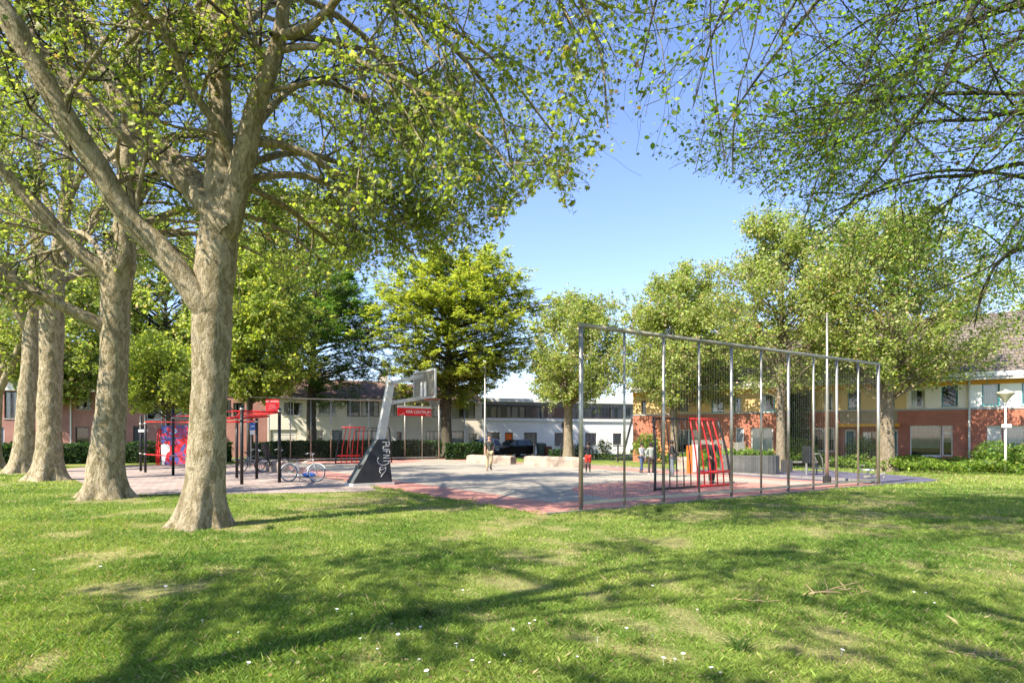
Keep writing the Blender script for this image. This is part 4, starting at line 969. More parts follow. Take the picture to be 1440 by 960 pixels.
# ---------------------------------------------------------------- parked cars
def car(label, x, y, rz, pm_, L=3.9, Wd=1.68, H=1.45):
    root = empty('parked_car', (x, y, 0), rz); tag(root, label, 'car', 'cars parked beyond the hedge'); hw = Wd/2
    # x forward. body outline as side profile rings across the width
    low = [(-L/2, .35), (-L/2-.03, .6), (-L/2+.04, .93), (-L/2+.5, .97), (L/2-1.15, .92), (L/2-.35, .78), (L/2-.03, .62), (L/2+.02, .38), (L/2-.1, .24), (-L/2+.1, .24)]
    m = MB(); k = len(low); ys = [(-hw+.0, .96), (-hw+.06, 1.0), (0, 1.01), (hw-.06, 1.0), (hw, .96)]
    for y_, s_ in ys:
        for a, c in low: m.v.append((a*(s_ if abs(y_) > .1 else 1.012), y_, c if c < .9 else c*(.985 if abs(y_) == hw else 1.01)))
    for i in range(4):
        for j in range(k): m.f.append((i*k+j, i*k+(j+1) % k, (i+1)*k+(j+1) % k, (i+1)*k+j))
    m.f.append(tuple(range(k-1, -1, -1))); m.f.append(tuple(4*k+j for j in range(k))); m.build('body', pm_, root, False)
    # cabin: glass below, roof above
    cb = [(-L/2+.12, .95), (-L/2+.42, H-.06), (L/2-2.0, H-.03), (L/2-1.15, .92)]; m = MB(); tp = .17
    for s_ in (-1, 1):
        for a, c in cb: m.v.append((a, s_*(hw-.04-(tp if c > 1 else 0)), c))
    m.f += [(0,1,2,3), (7,6,5,4), (0,4,5,1), (2,6,7,3)]; m.build('window', M['car_glass'], root)
    m = MB(); x0, x1 = -L/2+.40, L/2-1.98; z = H-.055
    m.add([(x0,-hw+.2,z),(x1,-hw+.2,z+.02),(x1,hw-.2,z+.02),(x0,hw-.2,z),(x0+.1,-hw+.32,H+.01),(x1-.1,-hw+.32,H+.02),(x1-.1,hw-.32,H+.02),(x0+.1,hw-.32,H+.01)], [(0,3,2,1),(4,5,6,7),(0,1,5,4),(1,2,6,5),(2,3,7,6),(3,0,4,7)]); m.build('roof', pm_, root)
    m = MB()
    for s_ in (-1, 1):
        for (a, c), (a2, c2) in ((cb[0], cb[1]), (cb[2], cb[3]), ((-.1, .93), (-.15, H-.05)), ((-1.15, .95), (-1.1, H-.05))):
            o_ = lambda c_: s_*(hw-.03-(tp*(c_-.93)/(H-.98)))
            m.bar((a, o_(c), c), (a2, o_(c2), c2), .06, .05)
    m.build('pillar', pm_, root)
    for x_ in (-L/2+.65, L/2-.72):
        for s_ in (-1, 1):
            m = MB(); m.torus((x_, s_*(hw-.09), .30), .22, .085, 'y', 24, 8, 1.0); wl = m.build('wheel', M['rubber'], root, True)
            m = MB(); m.tube([(x_, s_*(hw-.12), .30), (x_, s_*(hw-.02), .30)], .17, 14); m.build('rim', M['chrome'], wl)
    for s_ in (-1, 1):
        MB().cbox(L/2-.2, L/2+.0, s_*(hw-.3)-.16, s_*(hw-.3)+.16, .58, .74, .02).build('headlight', M['head_clear'], root)
        MB().cbox(-L/2-.05, -L/2+.1, s_*(hw-.14)-.10, s_*(hw-.14)+.10, .66, .95, .02).build('taillight', M['tail_red'], root)
        MB().cbox(L/2-1.45, L/2-1.3, s_*(hw+.08)-.07, s_*(hw+.08)+.07, .92, 1.04, .02).build('mirror', pm_, root)
    MB().box(-L/2-.045, -L/2-.02, -.26, .26, .48, .60).build('number_plate', M['yellow'], root)
    return root
car('dark hatchback parked at an angle in front of the orange door', wp(719, 600, 54.0).x, 54.0, -2.5, M['car_black'])
car('silver car of which only the roof shows above the hedge', wp(671, 600, 52).x, 53.0, 3.7, M['car_silver'], 4.1, 1.7, 1.5)

# ---------------------------------------------------------------- people: skin modifier bodies
def skinned(name, verts, edges, radii, m, parent, roots=(0,), sub=1):
    me = bpy.data.meshes.new(name); me.from_pydata(verts, edges, []); me.materials.append(m)
    o = link(bpy.data.objects.new(name, me), parent)
    sk = o.modifiers.new('skin', 'SKIN'); sk.use_smooth_shade = True
    if not me.skin_vertices: bpy.context.view_layer.objects.active = o
    lay = me.skin_vertices[0] if len(me.skin_vertices) else None
    if lay is None:
        bm = bmesh.new(); bm.from_mesh(me); bm.verts.layers.skin.verify(); bm.to_mesh(me); bm.free(); lay = me.skin_vertices[0]
    for i, r in enumerate(radii):
        lay.data[i].radius = (r, r) if isinstance(r, (int, float)) else r; lay.data[i].use_root = i in roots
    su = o.modifiers.new('sub', 'SUBSURF'); su.levels = sub; su.render_levels = sub
    return o
def person(label, loc, rz, h, top, bottom, skin, shoes, top_m, bot_m, legs=((0, 0), (0, 0)), arms=((.1, 0), (.1, 0)), look=0, bald=False, long_sleeve=False, shorts=False, socks=None, skirt=False, hood=False, bend=0):
    """legs: (forward swing of thigh, knee bend) per side; arms: (outward, forward) per side; facing local -y"""
    root = empty('person', loc, rz); s = h/1.76; root.scale = (s, s, s); tag(root, label, 'person', 'people on the pitch')
    V = {}; 
    V['pel'] = Vector((0, 0, .95)); V['wai'] = Vector((0, .0-.02*bend, 1.10)); V['che'] = Vector((0, -.10*bend, 1.30)); V['nec'] = Vector((0, -.16*bend, 1.46)); V['nk2'] = Vector((0, -.19*bend, 1.54))
    hd = Vector((0, -.22*bend, 1.0)); V['jaw'] = Vector((0, -.012-.20*bend, 1.585)); V['hd1'] = Vector((0, .0-.20*bend, 1.645)); V['hd2'] = Vector((0, .01-.20*bend, 1.70))
    for i, sd_ in enumerate((-1, 1)):
        k = 'LR'[i]; fw, kn = legs[i]
        V['hip'+k] = Vector((sd_*.095, 0, .90)); th = Vector((sd_*.02, -math.sin(fw), -math.cos(fw))).normalized()*.43; V['kne'+k] = V['hip'+k]+th
        a = fw-kn; sh = Vector((0, -math.sin(a), -math.cos(a)))*.41; V['ank'+k] = V['kne'+k]+sh; V['toe'+k] = V['ank'+k]+Vector((sd_*.02, -.15, -.055 if kn < .3 else -.12))
        ou, fo = arms[i]; V['sho'+k] = V['nec']+Vector((sd_*.175, .0, -.045)); d1 = Vector((sd_*math.sin(ou), -math.sin(fo)*.8, -math.cos(ou)*math.cos(fo*.8))).normalized()
        V['elb'+k] = V['sho'+k]+d1*.285; d2 = Vector((sd_*math.sin(ou)*.55, -math.sin(fo*1.5+.15), -math.cos(fo*1.5+.15))).normalized(); V['wri'+k] = V['elb'+k]+d2*.25; V['pal'+k] = V['wri'+k]+d2*.085
        V['_d'+k] = d2
    mz = min(min(V['ankL'].z, V['ankR'].z)-.07, 9)
    for k in V:
        if not k.startswith('_'): V[k] = V[k]-Vector((0, 0, mz))
    names = [k for k in V if not k.startswith('_')]; ix = {k: i for i, k in enumerate(names)}
    E_ = [('pel', 'wai'), ('wai', 'che'), ('che', 'nec'), ('nec', 'nk2'), ('nk2', 'jaw'), ('jaw', 'hd1'), ('hd1', 'hd2')]
    for k in 'LR': E_ += [('pel', 'hip'+k), ('hip'+k, 'kne'+k), ('kne'+k, 'ank'+k), ('ank'+k, 'toe'+k), ('nec', 'sho'+k), ('sho'+k, 'elb'+k), ('elb'+k, 'wri'+k), ('wri'+k, 'pal'+k)]
    rad = {'pel': (.135, .10), 'wai': (.125, .095), 'che': (.15, .105), 'nec': (.09, .07), 'nk2': .052, 'jaw': .068, 'hd1': .088, 'hd2': .075, 'hip': .088, 'kne': .056, 'ank': .037, 'toe': .032, 'sho': .058, 'elb': .040, 'wri': .028, 'pal': .036}
    verts = [tuple(V[k]) for k in names]; rr = [rad.get(k, rad.get(k[:3])) for k in names]; edges = [(ix[a], ix[b_]) for a, b_ in E_]; roots = [ix['pel']]
    for k, sd_ in (('L', -1), ('R', 1)):      # five fingers per hand, slightly curled, thumb from the side
        d2 = V['_d'+k]; side = d2.cross(Vector((sd_, 0, 0))).normalized(); pl = V['pal'+k]; inn = Vector((-sd_, 0, 0))
        for q in range(5):
            thumb = q == 4; off = side*(-.03+.02*q) if not thumb else side*.034*(1)
            base = pl+off-(d2*.03 if thumb else d2*.005); ln = (.055, .072, .078, .068, .05)[q]; dd = (d2+side*.7).normalized() if thumb else d2
            p1_ = base+dd*ln*.5; p2_ = p1_+(dd+inn*.45).normalized()*ln*.5; i0 = len(verts); verts += [tuple(base), tuple(p1_), tuple(p2_)]; rr += [.0095, .0088, .0075]; edges += [(i0, i0+1), (i0+1, i0+2)]; roots.append(i0)
    body = skinned('body', verts, edges, rr, skin, root, roots)
    hc = V['hd1']
    f = MB(); fy = hc.y-.088; f.add([(-.014, fy+.01, hc.z-.02), (.014, fy+.01, hc.z-.02), (0, fy-.018, hc.z-.022), (0, fy+.008, hc.z+.022)], [(0,1,2), (0,2,3), (1,3,2)])
    for s_ in (-1, 1): f.sphere((s_*.088, hc.y+.005, hc.z-.005), .026, 8, 6, (.4, .7, 1.1))
    f.build('face_features', skin, body)
    e_ = MB()
    for s_ in (-1, 1): e_.sphere((s_*.032, fy+.012, hc.z+.012), .010, 8, 6)
    e_.box(-.022, .022, fy+.004, fy+.012, hc.z-.05, hc.z-.044); e_.build('eyes', M['hair'], body)
    if not bald:
        hr = MB(); hr.sphere((0, hc.y+.018, hc.z+.03), .108, 14, 10, (.93, 1.0, 1.0)); v2 = []
        hr.build('hair', M['hair'], root, True)
    def sub(keys, extra, edges_, nm, m_, tw={}):
        vs = [tuple(V[k]) for k in keys]; ii = {k: i for i, k in enumerate(keys)}; rs = []
        for k in keys:
            r0 = rad.get(k, rad.get(k[:3])); r0 = tw.get(k[:3], r0); rs.append(tuple(q+extra for q in r0) if isinstance(r0, tuple) else r0+extra)
        return skinned(nm, vs, [(ii[a], ii[b_]) for a, b_ in edges_], rs, m_, root)
    V['hem'] = V['pel']-Vector((0, 0, .02))
    ks = ['wai', 'hem', 'che', 'nec', 'shoL', 'shoR']; es = [('hem', 'wai'), ('wai', 'che'), ('che', 'nec'), ('nec', 'shoL'), ('nec', 'shoR')]
    for k in 'LR':
        if long_sleeve: ks += ['elb'+k, 'wri'+k]; es += [('sho'+k, 'elb'+k), ('elb'+k, 'wri'+k)]
        else: V['slv'+k] = V['sho'+k].lerp(V['elb'+k], .75); ks += ['slv'+k]; es += [('sho'+k, 'slv'+k)]
    rad['hem'] = (.15, .115); rad['slv'] = .062
    sub(ks, .018, es, top, top_m)
    ks = ['pel', 'hipL', 'hipR']; es = [('pel', 'hipL'), ('pel', 'hipR')]
    for k in 'LR':
        if shorts: V['sht'+k] = V['hip'+k].lerp(V['kne'+k], .85); rad['sht'] = .085; ks += ['sht'+k]; es += [('hip'+k, 'sht'+k)]
        else: V['cuf'+k] = V['kne'+k].lerp(V['ank'+k], .93); rad['cuf'] = .05; ks += ['kne'+k, 'cuf'+k]; es += [('hip'+k, 'kne'+k), ('kne'+k, 'cuf'+k)]
    sub(ks, .016, es, bottom, bot_m)
    if shorts and socks:
        for k in 'LR': V['sk1'+k] = V['kne'+k].lerp(V['ank'+k], -.1); rad['sk1'] = .056; sub(['sk1'+k, 'ank'+k], .008, [('sk1'+k, 'ank'+k)], 'legging', socks)
    if skirt:
        m = MB(); z = V['hem'].z; m.lathe([(.14, z+.05), (.17, z-.15), (.20, z-.45), (.23, z-.75)], 20); m.build('skirt', bot_m, root, True)
    for k in 'LR':
        a = V['ank'+k]; t_ = V['toe'+k]; m = MB(); dr = (t_-a); dr.z = 0; dr.normalize(); up = Vector((0, 0, 1)); sx_ = dr.cross(up)
        zb = a.z-.07; P_ = []
        for f_, wd_, hh in ((-.07, .03, .07), (-.03, .042, .09), (.06, .045, .075), (.14, .046, .05), (.2, .03, .035)):
            c_ = Vector((a.x, a.y, zb))+dr*f_; P_.append([c_-sx_*wd_, c_+sx_*wd_, c_+sx_*wd_*.75+up*hh, c_-sx_*wd_*.75+up*hh])
        for r_4 in P_: m.v += [tuple(q) for q in r_4]
        for i in range(4):
            for j in range(4): m.f.append((i*4+j, i*4+(j+1) % 4, (i+1)*4+(j+1) % 4, (i+1)*4+j))
        m.f += [(3, 2, 1, 0), (16, 17, 18, 19)]; m.build('shoe', shoes, root, True)
    return root
cam_ = mat('black and grey patterned cloth', (.05, .055, .045), .8, 0, .9, 9); khaki = mat('khaki cloth', (.38, .31, .18), .85, 0, .1, 5)
blk = mat('black cloth', (.012, .013, .015), .8); redc = mat('red cloth', (.65, .03, .015), .7); greyc = mat('light grey cloth', (.38, .38, .38), .85, 0, .1, 6); greyd = mat('grey green cloth', (.22, .25, .22), .85, 0, .15, 6)
denim = mat('blue denim', (.06, .09, .16), .85, 0, .2, 6); darkp = mat('dark brown cloth', (.04, .03, .028), .85); slate = mat('slate grey cloth', (.13, .15, .17), .85, 0, .2, 8)
g_ = gp(688, 661.5)
person('man in black patterned T-shirt and khaki trousers standing on the pitch', g_, .25, 1.76, 't_shirt', 'trousers', M['skin_a'], M['shoe'], cam_, khaki, legs=((.05, .05), (.15, .75)), arms=((.16, .15), (.12, -.1)), bald=True)
g_ = gp(827, 663.5)
person('boy in black top, red shorts and black leggings seen through the near fence', g_, -.1, 1.46, 'shirt', 'shorts', M['skin_b'], M['shoe'], blk, redc, legs=((.12, .1), (-.1, .1)), arms=((.35, .1), (.45, -.1)), long_sleeve=True, shorts=True, socks=blk)
g_ = gp(902.5, 664.5)
person('child in light grey top and jeans, left of a pair standing together', g_, .5, 1.42, 'sweater', 'jeans', M['skin_a'], M['shoe'], greyc, denim, legs=((.3, .25), (-.25, .1)), arms=((.1, .6), (.1, .5)), long_sleeve=True)
g_ = gp(915.5, 667.5)
person('child in grey green hooded top and dark trousers, right of a pair standing together', g_, 2.9, 1.44, 'hooded_top', 'trousers', M['skin_b'], M['shoe_white'], greyd, darkp, legs=((.12, .05), (-.1, .05)), arms=((.25, .1), (.25, .0)), long_sleeve=True)
g_ = gp(945, 670)
person('person in black top and slate trousers between the goal and the grey block', g_, 1.2, 1.55, 'jacket', 'trousers', M['skin_b'], M['shoe'], blk, slate, legs=((.1, .05), (-.08, .05)), arms=((.2, .3), (.15, .5)), long_sleeve=True)
g_ = gp(1001, 680)
person('person in long dark clothes standing behind the red goal bars', g_, .2, 1.68, 'jacket', 'trousers', M['skin_a'], M['shoe'], blk, darkp, legs=((.12, .05), (-.1, .05)), arms=((.2, .6), (.2, .4)), long_sleeve=True)
# ---------------------------------------------------------------- trees
def bark_mat(name, pale, olive, dark, grey, patch=2.2, lift=0.0):
    m, n, b = new_mat(name)
    tc = n.nodes.new('ShaderNodeTexCoord'); mp = n.nodes.new('ShaderNodeMapping'); mp.inputs['Scale'].default_value = (1, 1, .45); n.links.new(tc.outputs['Object'], mp.inputs['Vector'])
    def noise(sc, det, rough=.55, dist=0):
        q = n.nodes.new('ShaderNodeTexNoise'); q.inputs['Scale'].default_value = sc; q.inputs['Detail'].default_value = det; q.inputs['Roughness'].default_value = rough; q.inputs['Distortion'].default_value = dist
        n.links.new(mp.outputs[0], q.inputs['Vector']); return q
    def ramp(src, a, c, mode='LINEAR'):
        q = n.nodes.new('ShaderNodeMapRange'); q.inputs['From Min'].default_value = a; q.inputs['From Max'].default_value = c; q.interpolation_type = mode; n.links.new(src, q.inputs['Value']); return q.outputs[0]
    def mix(f, a, c):
        q = n.nodes.new('ShaderNodeMix'); q.data_type = 'RGBA'; n.links.new(f, q.inputs['Factor'])
        for i, z in ((6, a), (7, c)):
            if isinstance(z, tuple): q.inputs[i].default_value = (*z, 1)
            else: n.links.new(z, q.inputs[i])
        return q.outputs[2]
    n1 = noise(patch*1.6, 6, .6, .8); n2 = noise(patch*2.6, 5, .6, .5); n3 = noise(patch*6, 6, .65); n4 = noise(26, 8, .7)
    c = mix(ramp(n1.outputs['Fac'], .47, .53), pale, olive); c = mix(ramp(n2.outputs['Fac'], .54, .60), c, grey); c = mix(ramp(n3.outputs['Fac'], .60, .70), c, dark)
    s = n.nodes.new('ShaderNodeMapRange'); s.inputs['From Min'].default_value = .3; s.inputs['From Max'].default_value = .7; s.inputs['To Min'].default_value = .68; s.inputs['To Max'].default_value = 1.25; n.links.new(n4.outputs['Fac'], s.inputs['Value'])
    v = n.nodes.new('ShaderNodeVectorMath'); v.operation = 'SCALE'; n.links.new(c, v.inputs[0]); n.links.new(s.outputs[0], v.inputs['Scale']); n.links.new(v.outputs[0], b.inputs['Base Color'])
    b.inputs['Roughness'].default_value = .85; b.inputs['Specular IOR Level'].default_value = .2
    ad = n.nodes.new('ShaderNodeMath'); ad.operation = 'MULTIPLY_ADD'; n.links.new(n2.outputs['Fac'], ad.inputs[0]); ad.inputs[1].default_value = .8; n.links.new(n4.outputs['Fac'], ad.inputs[2])
    bp = n.nodes.new('ShaderNodeBump'); bp.inputs['Strength'].default_value = .9; bp.inputs['Distance'].default_value = .09; n.links.new(ad.outputs[0], bp.inputs['Height']); n.links.new(bp.outputs[0], b.inputs['Normal'])
    return m
BARK = bark_mat('plane tree bark', (.43, .36, .235), (.25, .205, .115), (.11, .085, .052), (.34, .285, .19), 4.2)
BARK2 = bark_mat('rough grey brown bark', (.30, .24, .17), (.22, .18, .12), (.10, .08, .06), (.26, .22, .17), 4)
BARKD = bark_mat('dark smooth bark', (.10, .085, .06), (.07, .065, .04), (.04, .035, .025), (.11, .10, .08), 3)
LEAF = leaf_mat('spring leaf', .52)
rg = np.random.default_rng(21)

def resample(P, R, K):
    P = np.array(P, float); R = np.array(R, float)
    # Catmull-Rom through the points, then K even samples
    n = len(P); Q = np.concatenate([[2*P[0]-P[1]], P, [2*P[-1]-P[-2]]]); out = []; rr = []
    for i in range(n-1):
        p0, p1, p2, p3 = Q[i:i+4]
        for t in np.linspace(0, 1, 8, endpoint=False):
            out.append(.5*((2*p1)+(-p0+p2)*t+(2*p0-5*p1+4*p2-p3)*t*t+(-p0+3*p1-3*p2+p3)*t**3)); rr.append(R[i]*(1-t)+R[i+1]*t)
    out.append(P[-1]); rr.append(R[-1]); out = np.array(out); rr = np.array(rr)
    d = np.concatenate([[0], np.cumsum(np.linalg.norm(np.diff(out, axis=0), axis=1))]); s = np.linspace(0, d[-1], K)
    return np.stack([np.interp(s, d, out[:, i]) for i in range(3)], -1), np.interp(s, d, rr)
def spawn(P, R, nc, trange, ang, lenf, K, grav=0., wob=.25, rf=.55, lmin=.0, absl=None, upb=0.):
    N, KP, _ = P.shape; L = np.linalg.norm(np.diff(P, axis=1), axis=2).sum(1)
    t = rg.uniform(trange[0], trange[1], (N, nc)); f = t*(KP-1); i0 = np.clip(f.astype(int), 0, KP-2); fr = (f-i0)[..., None]
    ar = np.arange(N)[:, None]; a = P[ar, i0]; b_ = P[ar, i0+1]; p0 = a*(1-fr)+b_*fr; T = nrm(b_-a); r0 = R[ar, i0]*(1-fr[..., 0])+R[ar, i0+1]*fr[..., 0]
    rv = rg.normal(size=T.shape); pe = nrm(rv - (rv*T).sum(-1, keepdims=True)*T)
    al = np.radians(rg.uniform(ang[0], ang[1], (N, nc)))[..., None]; D = T*np.cos(al)+pe*np.sin(al); D[..., 2] += upb; D = nrm(D)
    ln = (L[:, None]*rg.uniform(lenf[0], lenf[1], (N, nc))*(1.15-.6*t)) if absl is None else rg.uniform(absl[0], absl[1], (N, nc))
    ln = np.maximum(ln, lmin); p0 = p0.reshape(-1, 3); D = D.reshape(-1, 3); ln = ln.reshape(-1); r0 = r0.reshape(-1)
    pts = [p0]; d = D.copy()
    for k in range(1, K):
        d = d + rg.normal(size=d.shape)*wob/math.sqrt(K); d[:, 2] -= grav/K; d = nrm(d); pts.append(pts[-1]+d*(ln/(K-1))[:, None])
    Pn = np.stack(pts, 1); rs = np.minimum(r0*rf, .5); ra = rs[:, None]*np.linspace(1, .35, K)[None, :]
    return Pn, ra
TEMPL = {}
def _t(name, vs, fs): TEMPL[name] = (np.array(vs, float), np.array(fs, int))
# lobed leaf: folded fan of triangles
lob = [(0, 0), (.42, -.06), (.5, .3), (.30, .36), (.46, .72), (.16, .66), (0, 1.05), (-.16, .66), (-.46, .72), (-.30, .36), (-.5, .3), (-.42, -.06)]
_t('lobed', [(x, y, -.12*abs(x)-.10*y*y) for x, y in lob]+[(0, .38, .06)], [(12, i, (i+1) % 12) for i in range(12)])
_t('oval', [(0, 0, 0), (.30, .32, -.06), (.26, .68, -.10), (0, 1, -.16), (-.26, .68, -.10), (-.30, .32, -.06)], [(0, 1, 5), (1, 2, 4), (1, 4, 5), (2, 3, 4)])
_t('quad', [(0, 0, 0), (.38, .5, -.1), (0, 1, -.08), (-.38, .5, -.1)], [(0, 1, 3), (1, 2, 3)])
def leaves(pos, size, templ, cols, mixp, flat=.55, name='crown', parent=None, droop=.3, mtl=None, var=.22):
    n = len(pos); tv, tf = TEMPL[templ]; k = len(tv)
    nz = nrm(rg.normal(size=(n, 3))*np.array([1, 1, 1])*(1-flat)+np.array([0, 0, 1])*flat*1.2); th = rg.uniform(0, 2*np.pi, n)
    y = np.stack([np.cos(th), np.sin(th), -droop*rg.uniform(0, 2, n)], -1); y = nrm(y - (y*nz).sum(-1, keepdims=True)*nz); x = np.cross(y, nz)
    s = size*np.clip(rg.normal(1, .36, n), .4, 1.9)
    V = pos[:, None, :]+(tv[None, :, 0, None]*x[:, None]+tv[None, :, 1, None]*y[:, None]+tv[None, :, 2, None]*nz[:, None])*s[:, None, None]
    F = tf[None]+(np.arange(n)*k)[:, None, None]
    ch = rg.choice(len(cols), n, p=mixp); c = np.array(cols)[ch]*np.exp(rg.normal(size=(n, 1))*var); C = np.repeat(c, k, axis=0)
    return mesh_np(name, V.reshape(-1, 3), F.reshape(-1, 3), mtl or LEAF, parent, C)
def pxof(P): return 720+P[..., 0]/np.maximum(P[..., 1], .5)*FPX, HZ-(P[..., 2]-CAMH)/np.maximum(P[..., 1], .5)*FPX
def leaf_points(P, per, spread, t0=.15):
    N, K, _ = P.shape; t = rg.uniform(t0, 1, (N, per))*(K-1); i0 = np.clip(t.astype(int), 0, K-2); fr = (t-i0)[..., None]; ar = np.arange(N)[:, None]
    return (P[ar, i0]*(1-fr)+P[ar, i0+1]*fr+rg.normal(size=(N, per, 3))*spread).reshape(-1, 3)
def trunk_surface(P, R, S, rings, base=True, seed=1, rough=.035, flare=.62, knob=.0):
    P2, R2 = resample(P, R, rings); rn = np.random.default_rng(seed)
    if base: R2 = R2*(1+flare*np.exp(-P2[:, 2]/.42)+.06*np.exp(-P2[:, 2]/1.4))
    V, F = tubes_np(P2[None], R2[None], S); Vg = V.reshape(rings, S, 3); c = P2[:, None]; off = Vg-c; rad = np.linalg.norm(off, axis=2, keepdims=True)
    n_ = sines(Vg.reshape(-1, 3)*np.array([1, 1, .55]), rn, 3.2, 3).reshape(rings, S, 1)*rough*1.6+sines(Vg.reshape(-1, 3)*np.array([1, 1, .8]), rn, 10, 3).reshape(rings, S, 1)*.016+sines(Vg.reshape(-1, 3)*np.array([1, 1, .7]), rn, 1.2, 2).reshape(rings, S, 1)*knob
    th = np.arctan2(off[..., 1], off[..., 0])[..., None]
    if base: n_ = n_+np.exp(-P2[:, 2]/.45)[:, None, None]*(.15*np.sin(5*th+seed)+.08*np.sin(9*th+2.3*seed)+.10*np.sin(3*th))
    Vg = c+off*(1+n_/np.maximum(1, rad*0+1)*1.0); return Vg.reshape(-1, 3), F

def big_plane(label, trunk, limbs, seed, leafsize, templ, cols, mixp, bound, spec, name='plane_tree', bark=None, group=None, flat=.45, keep=None, slim=.89):
    """trunk: [(px,py,Y,width px)], limbs: list of lists of the same. spec: (n1,n2,n3,leaves per twig)"""
    global rg; rg = np.random.default_rng(seed)
    bark = bark or BARK; c3 = lambda q: list(wp(q[0], q[1], q[2])); rr = lambda q: q[3]*q[2]/FPX/2
    g0 = c3(trunk[0]); g0[2] = 0
    root = empty(name, (g0[0], g0[1], 0)); tag(root, label, 'tree', group); off = np.array([g0[0], g0[1], 0])
    tp = [c3(q) for q in trunk]; tp[0][2] = -.05
    parts = [trunk_surface(np.array(tp), [rr(q)*slim for q in trunk], 72, 130, True, seed, .05, .58, .05)]
    LP = []; LR = []
    for i, l in enumerate(limbs):
        P = np.array([c3(q) for q in l]); R = np.array([rr(q) for q in l])*.86; Ltot = np.linalg.norm(np.diff(P, axis=0), axis=1).sum()
        R = np.concatenate([[R[0]*.6], R]); P = np.concatenate([[P[0]+(P[0]-P[1])*(.35 if R[1] > .1 else .15)], P])
        parts.append(trunk_surface(P, R, 26 if R[0] > .08 else 10, max(14, int(Ltot/.10)), False, seed*7+i, .05, 0, .10))
        a, b_ = resample(P, R, 12); LP.append(a); LR.append(b_)
    V, F = combine(parts); mesh_np('trunk', V-off, F, bark, root, None, True)
    LP = np.array(LP); LR = np.array(LR)
    n1, n2, n3, per = spec
    def ok(P):
        x, y = pxof(P); inside = (x > -60) & (x < 1500); lim = np.interp(x, [b_[0] for b_ in bound], [b_[1] for b_ in bound])
        m = ((y < lim) | ~inside) & (P[..., 2] > 2.2)
        if keep is not None: m &= keep(P)
        return m
    P1, R1 = spawn(LP, LR, n1, (.22, 1), (25, 65), (.28, .5), 8, grav=.10, wob=.35, rf=.5, lmin=1.2)
    P1, R1 = (lambda s: (P1[s], R1[s]))(ok(P1[:, -1]) & ok(P1[:, 4]))
    P2, R2 = spawn(P1, R1, n2, (.15, 1), (25, 65), (.30, .6), 6, grav=.35, wob=.4, rf=.55, lmin=.6)
    s = ok(P2[:, -1]) & ok(P2[:, 2]); P2, R2 = P2[s], R2[s]
    P3, R3 = spawn(P2, R2, n3, (.1, 1), (25, 75), (.3, .6), 5, grav=.7, wob=.5, rf=.6, absl=(.35, .95))
    s = ok(P3[:, -1]); P3, R3 = P3[s], R3[s]
    R1 = np.minimum(R1, .05*np.linspace(1, .3, R1.shape[1])[None])
    V, F = tubes_np(P1, np.maximum(R1, .008), 6); mesh_np('bough', V-off, F, bark, root, None, True)
    V, F = combine([tubes_np(P2, np.clip(R2*.9, .004, .018), 4), tubes_np(P3, np.clip(R3, .0022, .005), 3)])
    mesh_np('twigs', V-off, F, BARKD if bark is BARK else bark, root, None, True)
    pos = leaf_points(P3, per, .045); x, y = pxof(pos)
    pos = pos[ok(pos)]
    leaves(pos-off, leafsize, templ, cols, mixp, flat, 'crown', root)
    print(label[:30], 'leaves', len(pos), 'twigs', len(P3))
    return root
PC = [(.22, .30, .06), (.29, .36, .085), (.16, .23, .05), (.33, .34, .14), (.26, .19, .11)]; PM = [.38, .32, .16, .10, .04]
BND = [(-60, 470), (240, 470), (330, 440), (420, 400), (520, 385), (620, 378), (700, 352), (718, 305), (770, 262), (795, 300), (818, 312), (832, 262), (850, 222), (885, 212), (905, 262), (955, 240), (1000, 262), (1050, 275), (1095, 305), (1140, 350), (1200, 400), (1300, 452), (1380, 470), (1440, 480), (1500, 480)]
Y = 11.9
T1 = [(283, 742, Y, 72), (288, 690, Y, 69), (293, 600, Y, 65), (297, 520, Y, 66), (298, 450, Y, 72), (300, 400, Y, 72), (306, 350, Y, 69), (311, 300, Y, 66), (313, 262, Y, 60), (314, 240, Y, 48)]
